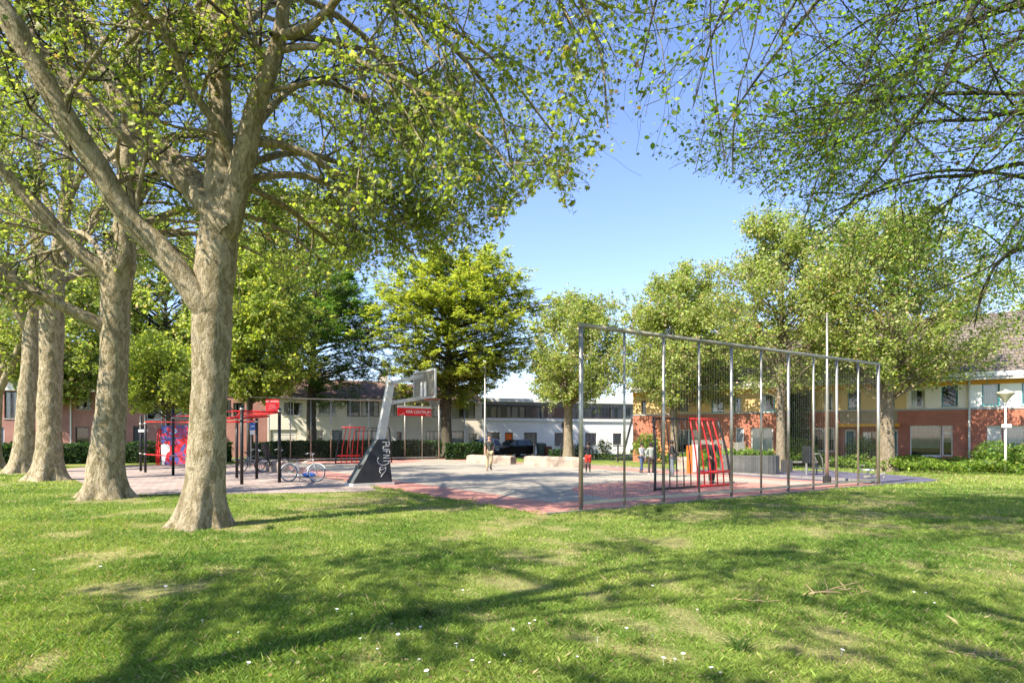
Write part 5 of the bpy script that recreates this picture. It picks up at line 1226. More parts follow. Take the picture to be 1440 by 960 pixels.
L1 = [
 [(308, -60, Y, 15), (370, -330, 10, 13), (560, -560, 8, 10), (800, -640, 7.5, 7), (1050, -600, 7.8, 4)],
 [(310, -200, Y, 15), (400, -420, 10.5, 12), (560, -520, 9.5, 9), (760, -500, 9.5, 5)],
 [(308, -100, Y, 16), (301, -373, 9.5, 14), (425, -637, 7.5, 11), (720, -828, 6.2, 9), (1122, -882, 5.5, 5)],
 [(308, -160, Y, 16), (479, -295, 11, 13), (720, -386, 10, 10), (1000, -392, 9.5, 7), (1261, -350, 9, 4)],
 [(308, 300, Y, 50), (309, 240, Y, 44), (309, 180, Y, 40), (308, 110, Y, 36), (307, 42, Y, 33), (306, -60, Y, 30), (312, -200, Y+.2, 22), (300, -400, Y+.4, 12), (310, -520, Y, 5)],
 [(318, 320, Y-.1, 42), (333, 262, Y-.1, 38), (348, 200, Y-.2, 34), (362, 145, Y-.3, 31), (380, 98, Y-.4, 28), (394, 45, Y-.5, 25), (402, -10, Y-.6, 22), (430, -120, Y-.8, 16), (490, -260, Y-1, 8)],
 [(296, 440, Y-.1, 46), (268, 405, Y-.25, 42), (225, 350, Y-.4, 39), (180, 306, Y-.6, 37), (137, 233, Y-.9, 36), (92, 165, Y-1.2, 34), (42, 75, Y-1.5, 33), (8, 20, Y-1.7, 32), (-60, -80, Y-2, 25), (-150, -200, Y-2.3, 12)],
 [(310, 300, Y+.2, 36), (283, 262, Y+.3, 31), (228, 208, Y+.5, 28), (175, 150, Y+.8, 26), (125, 62, Y+1.1, 24), (75, 8, Y+1.4, 21), (10, -80, Y+1.8, 16), (-60, -180, Y+2.2, 8)],
 [(306, 310, Y-.2, 36), (270, 268, Y-.1, 31), (233, 238, Y-.1, 29), (190, 200, Y-.1, 28), (150, 165, Y-.1, 26), (83, 96, Y-.1, 23), (28, 40, Y-.1, 20), (-40, -40, Y, 13), (-120, -120, Y, 6)],
 [(335, 262, Y, 17), (322, 212, Y-.2, 17), (302, 172, Y-.5, 15), (278, 140, Y-.7, 14), (258, 108, Y-.9, 13), (246, 75, Y-1.1, 12), (230, 48, Y-1.3, 11), (205, 20, Y-1.5, 10), (175, -8, Y-1.8, 9), (110, -80, Y-2.2, 5)],
 [(350, 252, Y+.2, 13), (392, 246, Y+.6, 11), (430, 248, Y+.9, 10), (470, 264, Y+1.2, 8), (505, 290, Y+1.5, 7), (545, 325, Y+1.8, 5), (585, 360, Y+2, 3)],
 [(360, 200, Y, 15), (400, 205, Y+.3, 12), (440, 222, Y+.5, 11), (480, 250, Y+.7, 9), (520, 278, Y+.9, 8), (560, 308, Y+1.1, 6), (610, 345, Y+1.4, 3)],
 [(396, 50, Y-.5, 17), (432, 40, Y-.8, 15), (462, 14, Y-1.1, 13), (484, -10, Y-1.3, 12), (560, -50, Y-1.6, 10), (660, -70, Y-2, 8), (760, -30, Y-2.4, 5), (820, 60, Y-2.7, 3)],
 [(390, 72, Y-.4, 12), (440, 66, Y-.7, 11), (500, 85, Y-1, 9), (560, 112, Y-1.3, 8), (620, 145, Y-1.6, 6), (680, 195, Y-1.9, 5), (730, 250, Y-2.1, 3)],
 [(308, -20, Y, 22), (400, -110, Y-.3, 18), (520, -150, Y-.8, 14), (660, -130, Y-1.3, 10), (780, -50, Y-1.9, 7), (840, 60, Y-2.4, 4), (855, 180, Y-2.7, 2.5)],
 [(312, -150, Y+.2, 20), (420, -260, Y, 16), (600, -300, Y-.5, 12), (760, -240, Y-1, 9), (880, -120, Y-1.5, 6), (920, 20, Y-1.9, 3)],
 [(402, -30, Y-.6, 16), (480, -40, Y-.2, 13), (560, 10, Y+.3, 10), (640, 70, Y+.8, 8), (700, 150, Y+1.3, 5), (720, 240, Y+1.6, 3)],
 [(308, 100, Y, 16), (360, 20, Y+1.2, 13), (430, 0, Y+2.2, 11), (520, 60, Y+3.2, 9), (600, 160, Y+4, 6), (650, 270, Y+4.6, 3)],
 [(350, 190, Y-.2, 12), (420, 120, Y+.8, 10), (500, 130, Y+1.6, 8), (560, 190, Y+2.2, 6), (620, 270, Y+2.8, 3)],
 [(306, 20, Y, 16), (250, -60, Y+1.5, 12), (200, -120, Y+2.5, 8), (150, -140, Y+3.5, 4)],
 [(306, 30, Y, 15), (240, 20, Y+1.5, 11), (180, 60, Y+2.6, 8), (120, 130, Y+3.6, 4)],
 [(350, 230, Y+.2, 12), (420, 215, Y+1.5, 10), (500, 240, Y+2.6, 8), (570, 290, Y+3.6, 6), (640, 345, Y+4.4, 3)],
 [(345, 262, Y+.2, 11), (400, 290, Y+1.6, 9), (450, 330, Y+2.8, 7), (500, 372, Y+4, 3)],
 [(402, -10, Y-.5, 12), (500, -20, Y+.8, 10), (600, 20, Y+2, 8), (700, 90, Y+3, 5), (780, 190, Y+3.8, 3)],
 [(394, 50, Y-.5, 12), (470, 60, Y+1.2, 10), (560, 90, Y+2.6, 8), (650, 160, Y+3.8, 6), (710, 260, Y+4.6, 3)],
 [(402, -40, Y-.6, 14), (420, -130, Y-2, 11), (520, -260, Y-3.4, 8), (700, -420, Y-4.8, 4)],
 [(306, -60, Y, 18), (250, -180, Y-1.2, 14), (150, -350, Y-2.6, 10), (0, -600, Y-4, 5)],
]
big_plane('biggest plane tree nearest the camera, trunk forking into several thick pale limbs', T1, L1, 3, .064, 'lobed', PC, PM, BND, (11, 8, 6, 5), group='row of old plane trees on the left', slim=.74)
Y = 17.5
T2 = [(148, 700, Y, 56), (150, 660, Y, 55), (155, 600, Y, 52), (159, 520, Y, 47), (161, 440, Y, 47), (163, 400, Y, 50), (168, 370, Y, 52), (172, 345, Y, 42), (173, 320, Y, 34)]
L2 = [
 [(170, 360, Y, 38), (174, 310, Y, 32), (177, 260, Y, 29), (180, 200, Y, 28), (184, 130, Y, 25), (190, 50, Y, 22), (196, -40, Y, 17), (200, -160, Y, 8)],
 [(150, 462, Y-.1, 24), (128, 450, Y-.3, 21), (85, 429, Y-.6, 19), (33, 402, Y-1, 17), (-5, 378, Y-1.3, 16), (-60, 350, Y-1.7, 11), (-130, 300, Y-2.2, 5)],
 [(158, 392, Y-.1, 30), (130, 370, Y-.3, 26), (96, 340, Y-.5, 24), (60, 300, Y-.8, 22), (33, 270, Y-1, 20), (2, 235, Y-1.3, 18), (-40, 180, Y-1.6, 12), (-90, 110, Y-2, 6)],
 [(180, 215, Y, 22), (208, 160, Y+.3, 19), (233, 112, Y+.5, 17), (256, 70, Y+.8, 15), (278, 36, Y+1, 13), (310, -20, Y+1.3, 9), (350, -90, Y+1.6, 4)],
 [(172, 330, Y+.2, 16), (205, 262, Y+.8, 13), (240, 235, Y+1.3, 11), (290, 222, Y+1.8, 9), (340, 225, Y+2.3, 7), (400, 250, Y+2.8, 4)],
 [(174, 300, Y+.3, 14), (215, 205, Y+1, 12), (270, 190, Y+1.6, 10), (330, 188, Y+2.2, 8), (390, 205, Y+2.8, 5), (440, 240, Y+3.2, 3)],
 [(184, 120, Y, 14), (150, 60, Y+.6, 11), (110, 10, Y+1.2, 8), (60, -40, Y+1.8, 4)],
 [(180, 200, Y, 13), (260, 130, Y+1, 11), (350, 110, Y+2, 9), (440, 150, Y+3, 7), (520, 230, Y+4, 4)],
 [(172, 330, Y, 12), (240, 300, Y+1.2, 10), (310, 295, Y+2.4, 8), (390, 320, Y+3.6, 6), (460, 370, Y+4.6, 3)],
 [(184, 130, Y, 12), (260, 50, Y+1, 10), (350, 20, Y+2, 8), (450, 60, Y+3, 6), (540, 140, Y+4, 3)],
 [(178, 240, Y, 12), (120, 200, Y+1.2, 10), (60, 190, Y+2.2, 8), (0, 200, Y+3, 4)],
 [(172, 330, Y+.3, 12), (230, 330, Y+2.5, 10), (290, 330, Y+4, 8), (350, 350, Y+5.2, 5), (400, 380, Y+6, 3)],
 [(165, 400, Y+.3, 9), (120, 330, Y+3, 8), (60, 330, Y+5, 6), (20, 360, Y+6, 3)],
]
BN2 = [(-60, 470), (120, 455), (200, 470), (260, 480), (330, 470), (420, 430), (520, 385), (700, 300), (800, 200), (1500, 200)]
big_plane('second plane tree from the front with a knobby fork and two long limbs reaching left', T2, L2, 5, .078, 'lobed', PC, PM, BN2, (10, 7, 6, 5), group='row of old plane trees on the left', slim=.78)
Y = 24.7
T3 = [(66, 675, Y, 46), (68, 640, Y, 43), (70, 560, Y, 39), (72, 500, Y, 38), (73, 450, Y, 40), (76, 410, Y, 34), (78, 385, Y, 26)]
L3 = [
 [(77, 400, Y, 24), (84, 340, Y, 20), (92, 290, Y, 18), (96, 230, Y, 16), (94, 150, Y, 14), (90, 60, Y, 11), (95, -40, Y, 6)],
 [(70, 440, Y, 24), (40, 408, Y-.4, 20), (5, 375, Y-.8, 17), (-40, 330, Y-1.3, 12), (-90, 270, Y-1.8, 6)],
 [(74, 400, Y, 18), (55, 345, Y+.3, 16), (30, 290, Y+.6, 14), (10, 220, Y+.9, 12), (-10, 140, Y+1.2, 8), (-30, 60, Y+1.5, 4)],
 [(80, 385, Y, 16), (100, 350, Y+.5, 14), (130, 310, Y+1, 11), (160, 260, Y+1.5, 9), (200, 200, Y+2, 5)],
 [(92, 290, Y, 11), (120, 230, Y-.5, 10), (140, 170, Y-1, 8), (150, 100, Y-1.5, 5)],
 [(84, 340, Y, 11), (60, 260, Y+1, 10), (50, 190, Y+2, 8), (40, 110, Y+3, 5)],
 [(78, 400, Y, 10), (140, 370, Y+2, 9), (200, 350, Y+3.5, 7), (260, 360, Y+5, 4)],
]
big_plane('third plane tree from the front, two thick forks above a straight mottled trunk', T3, L3, 8, .11, 'oval', PC, PM, [(-60, 450), (120, 455), (200, 470), (300, 480), (420, 400), (500, 300), (1500, 200)], (10, 7, 6, 5), group='row of old plane trees on the left', slim=.74)
Y = 30
T4 = [(30, 664, Y, 38), (33, 630, Y, 34), (38, 560, Y, 30), (43, 500, Y, 27), (44, 450, Y, 26), (46, 420, Y, 22)]
L4 = [
 [(45, 430, Y, 18), (50, 360, Y, 14), (52, 280, Y, 12), (50, 190, Y, 9), (50, 100, Y, 5)],
 [(42, 470, Y, 15), (20, 430, Y-.5, 13), (-10, 390, Y-1, 10), (-50, 340, Y-1.5, 5)],
 [(46, 440, Y, 12), (70, 400, Y+.5, 10), (110, 350, Y+1, 8), (150, 300, Y+1.5, 4)],
 [(48, 380, Y, 10), (20, 320, Y+1, 8), (0, 250, Y+2, 5)],
]
big_plane('slimmer plane tree half hidden behind the left side of the third one', T4, L4, 9, .13, 'oval', PC, PM, [(-60, 470), (120, 455), (200, 470), (300, 480), (420, 350), (1500, 200)], (9, 7, 5, 5), group='row of old plane trees on the left', slim=.74)
Y = 33
T5 = [(-14, 655, Y, 34), (-12, 600, Y, 29), (-8, 540, Y, 27), (-6, 500, Y, 27)]
L5 = [
 [(-7, 510, Y, 20), (-10, 440, Y, 16), (-14, 360, Y, 12), (-10, 260, Y, 6)],
 [(-7, 560, Y, 15), (8, 530, Y-.4, 12), (22, 500, Y-.8, 10), (34, 462, Y-1.1, 6), (44, 420, Y-1.4, 3)],
 [(-8, 530, Y, 16), (10, 512, Y-.3, 13), (30, 503, Y-.6, 10), (48, 480, Y-.9, 5)],
 [(-8, 510, Y, 12), (-30, 450, Y, 9), (-60, 380, Y, 5)],
]
big_plane('dark plane tree at the left picture edge with low branches', T5, L5, 10, .13, 'oval', PC, PM, [(-60, 600), (0, 560), (30, 520), (80, 470), (200, 460), (1500, 200)], (9, 7, 5, 5), group='row of old plane trees on the left', slim=.74)

# lime tree standing outside the frame at the right, its boughs reach in
Y = 9.5
T6 = [(1960, 775, 9.3, 52), (1955, 500, 9.3, 46), (1950, 250, 9.3, 44), (1948, 0, 9.3, 40), (1945, -300, 9.3, 30), (1945, -600, 9.3, 16)]
L6 = [
 [(1950, 300, 9.3, 16), (1750, 210, 9.5, 12), (1600, 150, 9.8, 10), (1440, 133, 10, 8), (1330, 132, 10.2, 6.5), (1240, 140, 10.4, 5), (1150, 150, 10.6, 3), (1080, 165, 10.8, 1.5)],
 [(1950, 330, 9.3, 15), (1700, 210, 9.2, 11), (1540, 170, 9.3, 9), (1440, 156, 9.4, 7.5), (1380, 168, 9.5, 6), (1300, 172, 9.6, 4), (1210, 190, 9.8, 3), (1110, 230, 10, 1.5)],
 [(1950, 400, 9.3, 16), (1750, 300, 9.8, 12), (1560, 240, 10.3, 10), (1440, 230, 10.6, 8), (1370, 246, 10.8, 6.5), (1300, 251, 11, 5), (1220, 275, 11.2, 3), (1120, 325, 11.4, 1.5)],
 [(1950, 420, 9.3, 14), (1700, 330, 10.2, 10), (1520, 275, 10.8, 8), (1430, 248, 11.1, 6), (1330, 240, 11.4, 5), (1240, 262, 11.7, 3.5), (1150, 330, 12, 1.6)],
 [(1950, 350, 9.3, 14), (1740, 330, 11, 10), (1560, 330, 12.5, 8), (1430, 350, 13.3, 6), (1385, 400, 13.6, 4), (1370, 460, 13.8, 2)],
 [(1948, 100, 9.3, 18), (1750, -40, 9, 14), (1560, -60, 8.8, 11), (1390, -10, 8.7, 8), (1330, 100, 8.8, 5.5), (1250, 220, 9, 4), (1160, 330, 9.3, 1.6)],
 [(1948, 50, 9.3, 18), (1740, -120, 8.8, 14), (1500, -160, 8.4, 10), (1300, -120, 8.2, 8), (1180, -30, 8.1, 6), (1080, 90, 8.2, 4), (1010, 190, 8.4, 1.6)],
 [(1948, 0, 9.3, 17), (1700, -180, 8.6, 13), (1440, -230, 8.1, 10), (1220, -190, 7.8, 7), (1080, -90, 7.7, 5), (1010, 30, 7.8, 4), (975, 150, 8, 1.6)],
 [(1948, -50, 9.3, 17), (1700, -260, 9, 13), (1400, -330, 8.8, 10), (1150, -260, 8.6, 8), (1000, -150, 8.5, 6), (930, -20, 8.5, 4), (895, 130, 8.6, 1.8)],
 [(1948, 100, 9.3, 15), (1650, -20, 10, 12), (1460, 0, 10.6, 10), (1330, 50, 11, 7), (1200, 130, 11.4, 4), (1120, 210, 11.7, 1.6)],
 [(1948, 200, 9.3, 15), (1700, 60, 11, 12), (1530, 30, 12.3, 10), (1400, 70, 13, 7), (1290, 160, 13.6, 5), (1200, 280, 14, 2)],
 [(1948, -100, 9.3, 15), (1620, -240, 8, 12), (1350, -220, 7, 9), (1200, -120, 6.6, 7), (1120, 0, 6.5, 4), (1070, 90, 6.6, 1.6)],
 [(1950, 300, 9.3, 14), (1720, 220, 12, 10), (1560, 230, 14, 8), (1450, 290, 15.2, 5), (1390, 380, 15.8, 2.5)],
 [(1948, -200, 9.3, 14), (2100, -300, 9, 10), (2250, -350, 8.8, 5)],
 [(1948, -300, 9.3, 14), (1930, -500, 11.5, 10), (1900, -700, 13, 5)],
]
LC = [(.17, .29, .04), (.24, .35, .06), (.10, .19, .03), (.22, .18, .07)]
big_plane('lime tree outside the right edge whose thin dark boughs hang into the picture', T6, L6, 14, .054, 'oval', LC, [.42, .28, .24, .06], BND, (12, 8, 7, 7), name='lime_tree', bark=BARKD, keep=lambda P: (lambda x, y: (x > 862+18*np.sin(y*.07)) | (x < -50))(*pxof(P)))
# ---------------------------------------------------------------- trees beyond the pitch
def crown_tree(name, label, px, pybase, Y, tw, fork_z, cx, top_z, low_z, rx, ry, cols, mixp, seed, nb=110, per=6, lsize=.17, shape='egg', bark=None, group='trees beyond the pitch', lean=0, droop=0., layered=False, XY=None, front=None):
    global rg; rg = np.random.default_rng(seed)
    X = (px-720)/FPX*Y
    if XY: X, Y = XY; px = cx = 0
    root = empty(name, (X, Y, 0)); tag(root, label, 'tree', group); bark = bark or BARK2
    CX = (cx-px)/FPX*Y; C = np.array([CX, 0, (top_z+low_z)/2]); hz = (top_z-low_z)/2; r0 = tw*Y/FPX/2 if not XY else tw/2
    axis_top = np.array([CX*.8, 0, top_z-hz*.35]); tp = [(0, 0, -.05), (lean*.3, 0, fork_z*.5), (lean, 0, fork_z), tuple(np.array([lean, 0, fork_z])*.5+axis_top*.5), tuple(axis_top)]
    V0 = trunk_surface(tp, [r0, r0*.92, r0*.85, r0*.42, r0*.1], 14, 40, True, seed, .05, .35, .04)
    # target points filling the crown, denser to the outside
    d = nrm(rg.normal(size=(nb, 3))); rad = rg.uniform(.35, 1.0, nb)**.45; tz = d[:, 2]*rad
    wid = np.sqrt(np.clip(1-tz**2, 0, 1)); 
    if shape == 'egg': k = 1-.28*tz
    elif shape == 'cone': k = 1-.45*tz
    else: k = 1+0*tz
    lum = 1+.16*sines(d*1.0, rg, 2.6, 2)
    T = C+np.stack([d[:, 0]*rad*rx*k*lum, d[:, 1]*rad*ry*k*lum, tz*hz*lum], -1)
    # branch start on the axis, lower than its tip
    sz = np.clip(T[:, 2]-np.hypot(T[:, 0]-CX, T[:, 1])*(.55 if not layered else .15)-.4, fork_z*.92, axis_top[2]); f = np.clip((sz-fork_z)/(axis_top[2]-fork_z), 0, 1)[:, None]
    S = np.array([lean, 0, fork_z])*(1-f)+axis_top*f; S[:, 2] = sz
    K = 7; t = np.linspace(0, 1, K)[None, :, None]; mid = (S+T)/2+np.array([0, 0, 1])*(np.linalg.norm(T-S, axis=1, keepdims=True)*(.10 if not layered else .06))+rg.normal(size=T.shape)*.2
    P = (1-t)**2*S[:, None]+2*t*(1-t)*mid[:, None]+t*t*T[:, None]; L = np.linalg.norm(T-S, axis=1); Rr = np.clip(L*.011, .012, r0*.4)[:, None]*np.linspace(1, .25, K)[None]
    Pb, Rb = spawn(P, Rr, 9, (.3, 1), (25, 70), (.18, .38), 5, grav=.1+droop, wob=.4, rf=.5, lmin=.5, upb=0 if layered else .12)
    Pc, Rc = spawn(Pb, Rb, 5, (.2, 1), (25, 70), (.3, .6), 4, grav=.1+droop, wob=.4, rf=.6, absl=(.3, .75), upb=0 if layered else .25)
    V, F = combine([V0, tubes_np(P, Rr, 5), tubes_np(Pb, np.maximum(Rb, .008), 3)]); mesh_np('trunk', V, F, bark, root, None, True)
    pos = leaf_points(Pc, per, .10 if not layered else .07, 0)
    if layered: pos[:, 2] = pos[:, 2]*.55+np.repeat(Pc[:, 0, 2], per)*.45
    pos = pos[pos[:, 2] > low_z*.9]
    if front: pos = pos[(pos[:, 1]+Y > front) | (pos[:, 2] > 6.2)]
    leaves(pos, lsize, 'quad', cols, mixp, .78 if layered else .35, 'crown', root, .2, None, .28)
    print(label[:30], len(pos)); return root
DG = [(.09, .18, .045), (.13, .24, .055), (.06, .13, .03), (.18, .28, .06)]; DM = [.45, .27, .18, .10]
YG = [(.28, .35, .08), (.36, .41, .09), (.20, .28, .055), (.42, .40, .11)]; YM = [.36, .28, .26, .10]
PG = [(.30, .38, .11), (.22, .30, .07), (.40, .42, .19), (.46, .35, .24), (.14, .20, .05)]; PGM = [.38, .24, .18, .08, .12]
crown_tree('beech_tree', 'dark green spreading beech behind the left part of the far fence', 438, 0, 50.5, 15, 4.3, 446, 16.2, 4.2, 7.5, 5.5, DG, DM, 31, 150, 13, .15, 'round', BARKD, layered=True, front=48)
crown_tree('hornbeam_tree', 'broad yellow green tree with a dark trunk behind the basketball backboard', 628, 0, 49.5, 16, 4.6, 638, 16.8, 4.3, 7.7, 6.5, YG, YM, 32, 290, 14, .16, 'round', BARKD, layered=True, front=48)
crown_tree('maple_tree', 'round pale green tree with a slender straight trunk in front of the white houses', 799, 0, 45.0, 14, 4.2, 808, 12.8, 3.7, 4.1, 3.8, PG, PGM, 33, 130, 11, .125, 'egg', BARK2)
crown_tree('maple_tree', 'pale green tree rising behind the first bays of the near fence', 948, 0, 41.0, 11, 3.6, 958, 13.4, 3.9, 4.8, 4.4, PG, PGM, 34, 150, 11, .125, 'egg', BARK2)
crown_tree('maple_tree', 'tall pale tree with pinkish buds behind the middle bays of the near fence', 1098, 0, 33.5, 12.5, 4.0, 1102, 13.8, 4.5, 4.3, 4.0, PG, PGM, 35, 140, 9, .11, 'egg', BARK2)
crown_tree('maple_tree', 'largest pale tree with a stout tan trunk just right of the near fence', 1247, 0, 31.0, 20, 3.6, 1262, 13.2, 4.3, 5.2, 4.4, PG, PGM, 36, 180, 9, .11, 'egg', BARK2)
crown_tree('young_tree', 'loose bright green tree hanging over the climbing panel', 236, 0, 38.0, 6, 3.0, 225, 8.2, 3.5, 3.8, 2.6, YG, [.5, .2, .25, .05], 37, 70, 6, .15, 'egg', BARKD, droop=.5)
crown_tree('ash_tree', 'yellow green tree filling the gap right of the biggest trunk', 352, 0, 43.0, 8, 4.2, 362, 14.8, 4.0, 4.6, 4.0, YG, [.42, .12, .36, .10], 38, 130, 8, .19, 'egg', BARKD)
crown_tree('ash_tree', 'tree with a broken crown beyond the leftmost brick house', 60, 0, 47.0, 8, 4.2, 60, 15.0, 4.6, 6.3, 4.0, PG, PGM, 39, 110, 7, .22, 'round', BARKD)
crown_tree('ash_tree', 'tall thin-leaved tree glimpsed between the first and second trunks', 240, 0, 56.0, 8, 5.2, 225, 21.0, 8.0, 8.3, 4.0, PG, PGM, 40, 130, 6, .28, 'round', BARKD)
crown_tree('ash_tree', 'high crowned tree behind the biggest trunk, far beyond the brick houses', 400, 0, 60.0, 8, 6.2, 400, 25.0, 11.0, 9.5, 4.0, PG, PGM, 43, 130, 6, .28, 'round', BARKD)
crown_tree('ash_tree', 'green tree behind the roofs at the right picture edge', 1500, 0, 40.0, 8, 4.2, 1500, 12.0, 5.0, 4.3, 4.0, YG, YM, 41, 60, 6, .2, 'egg', BARKD)
# two unseen planes added beside and behind the photographer; their crowns throw the dappled shade over the lawn
crown_tree('plane_tree', 'plane tree left of the photographer that shades the lawn in front', 0, 0, 0, .9, 4.5, 0, 16.0, 6.5, 4.8, 4.5, PC, PM, 44, 24, 3, .15, 'round', BARK, group='row of old plane trees on the left', XY=(-8.0, -0.5))
crown_tree('plane_tree', 'plane tree behind the photographer that shades the right of the lawn', 0, 0, 0, .9, 4.5, 0, 17.5, 7.5, 8.0, 6.5, PC, PM, 45, 60, 2, .15, 'round', BARK, group='row of old plane trees on the left', XY=(-1.0, -4.0))

# ---------------------------------------------------------------- hedges, shrubs, ground cover
def leaf_box(name, label, cat, p0, p1, h, wd, n, size, cols, mixp, seed, h0=0, lump=.12, kind=None, group=None):
    global rg; rg = np.random.default_rng(seed); L = math.hypot(p1[0]-p0[0], p1[1]-p0[1]); rz = math.atan2(p1[1]-p0[1], p1[0]-p0[0])
    root = empty(name, (p0[0], p0[1], 0), rz); tag(root, label, cat, group, kind)
    x = rg.uniform(0, L, n); side = rg.random(n); y = np.where(side < .5, -wd/2+rg.normal(size=n)*.05, rg.uniform(-wd/2, wd/2, n)); z = np.where(side < .5, rg.uniform(h0, h, n), h+rg.normal(size=n)*.05)
    q = rg.random(n) < .15; y = np.where(q, wd/2, y)
    P = np.stack([x, y, z], -1); lm = sines(np.stack([x, z], -1), rg, 1.4, 2)*lump; P[:, 1] -= lm*(P[:, 1] < 0); P[:, 2] += np.where(side >= .5, lm, 0); P[:, 2] = np.maximum(P[:, 2], .04)
    leaves(P, size, 'quad', cols, mixp, .25, 'foliage', root, .3, None, .3)
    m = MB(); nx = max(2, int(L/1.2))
    m.box(.05, L-.05, -wd/2+.14, wd/2-.1, 0, h-.12); m.build('twigs', mat('hedge interior shade', (.02, .03, .012), .9), root)  # solid box filling the hedge; its inner shade is put into the colour
    return root
HG = [(.025, .065, .018), (.045, .10, .025), (.015, .04, .012), (.10, .16, .05)]; HM = [.42, .28, .22, .08]
leaf_box('hedge', 'low dark clipped hedge in front of the brick houses', 'hedge', (-47, 31.5), (-19.2, 43.2), 1.2, .9, 26000, .11, HG, HM, 51, group='dark clipped hedges')
leaf_box('hedge', 'dark clipped hedge behind the far fence and the far goal', 'hedge', (-18.3, 44.2), (-5.4, 49.8), 1.32, 1.0, 20000, .11, HG, HM, 52, group='dark clipped hedges')
leaf_box('hedge', 'short dark hedge end between the far fence and the standing man', 'hedge', (-5.0, 47.2), (-1.7, 47.6), 1.15, 1.0, 6000, .11, HG, HM, 53, group='dark clipped hedges')
def ground_cover(name, label, poly, n, hmin, hmax, size, cols, mixp, seed, kind=None):
    global rg; rg = np.random.default_rng(seed); xs = [p[0] for p in poly]; ys = [p[1] for p in poly]
    x = rg.uniform(min(xs), max(xs), n); y = rg.uniform(min(ys), max(ys), n); k = in_poly(x, y, poly); x, y = x[k], y[k]
    hh = hmin+(hmax-hmin)*np.clip(.5+.5*sines(np.stack([x, y], -1), np.random.default_rng(seed), 1.1, 3), 0, 1)
    z = hh*rg.random(len(x))**.35; P = np.stack([x, y, z], -1)
    return leaves(P, size, 'quad', cols, mixp, .45, name, None, .4, None, .3)
GC = [(.13, .22, .03), (.20, .29, .05), (.08, .15, .022), (.25, .27, .07)]; GM = [.4, .28, .24, .08]
o = ground_cover('ground_cover', '', [tuple(gp(*p)[:2]) for p in [(1262, 665), (1440, 669), (1530, 672)]]+[(33, 28.5), (27.0, 31.6), (20, 35.8), (16.6, 38)], 36000, .28, .85, .12, GC, GM, 61); tag(o, kind='stuff')
o = ground_cover('ground_cover', '', [tuple(gp(*p)[:2]) for p in [(1005, 658), (1100, 655), (1190, 659), (1250, 662)]]+[(16.4, 38), (13, 40.3), (9.5, 41.2)], 26000, .3, 1.15, .13, GC, GM, 62); tag(o, kind='stuff')
o = ground_cover('ground_cover', '', [tuple(gp(*p)[:2]) for p in [(838, 646.5), (900, 648), (1000, 652)]]+[(10.2, 41.6), (8.0, 45), (5.2, 48)], 20000, .3, 1.0, .14, GC, GM, 63); tag(o, kind='stuff')
# plants of the planter
rg = np.random.default_rng(64); n = 1800; a = rg.uniform(0, 6.28, n); q = np.sqrt(rg.random(n)); P = np.stack([1.12*q*np.cos(a), .72*q*np.sin(a), .8+rg.random(n)**1.5*.28], -1)
leaves(P, .12, 'quad', GC, GM, .4, 'plants', planter_root, .2)
def shrub(label, x, y, rad, h, n, size, cols, mixp, seed, z0=.1, name='shrub', group='shrubs by the houses'):
    global rg; rg = np.random.default_rng(seed); root = empty(name, (x, y, 0)); tag(root, label, 'shrub', group)
    d = nrm(rg.normal(size=(n, 3))); rr_ = rg.random(n)**.4; lm = 1+.2*sines(d, rg, 2.5, 2); P = np.stack([d[:, 0]*rad*rr_*lm, d[:, 1]*rad*rr_*lm, z0+(h-z0)*(.5+.5*d[:, 2]*rr_*lm)], -1); P[:, 2] = np.maximum(P[:, 2], .05)
    leaves(P, size, 'quad', cols, mixp, .35, 'foliage', root, .3, None, .3)
    K = 5; ns = 14; aa = rg.uniform(0, 6.28, ns); t = np.linspace(0, 1, K)[None, :]; Pp = np.stack([np.cos(aa)[:, None]*rad*.7*t, np.sin(aa)[:, None]*rad*.7*t, t*h*.8+0*aa[:, None]], -1)
    V, F = tubes_np(Pp, np.full((ns, K), .015), 4); mesh_np('stems', V, F, BARKD, root)
def fp(px, Y): return (px-720)/FPX*Y
shrub('light green bush rising above the pair of children', fp(912, 40), 40.2, .9, 2.0, 1500, .13, GC, GM, 71)
shrub('leafy bush under the conical street lamp, right of the wide window', fp(1404, 30), 30.2, 1.1, 1.45, 2600, .10, DG[:2]+GC[:2], [.2, .2, .3, .3], 72)
shrub('bush at the right picture edge below the striped curtains', fp(1440, 30), 30.0, 1.2, 1.35, 2600, .10, GC, GM, 73)
shrub('bush in front of the porch with the yellow beams', fp(1222, 35), 35.6, .9, 1.7, 1600, .11, DG[:2]+GC[:2], [.3, .2, .3, .2], 74)
shrub('bush at the foot of the ivy column', fp(1134, 36), 37.0, 1.2, 1.7, 2000, .11, GC, GM, 75)
shrub('small dark bush left of the slender tree trunk', fp(783, 46), 46.0, .6, .9, 600, .12, HG, HM, 76)
shrub('small loose bush right of the slender tree trunk', fp(812, 46), 46.0, .8, 1.2, 600, .12, HG, HM, 77)
shrub('sparse bush rising from the sunny bed in front of the white wall', fp(851, 46), 46.5, .7, 1.6, 500, .12, GC, GM, 78)
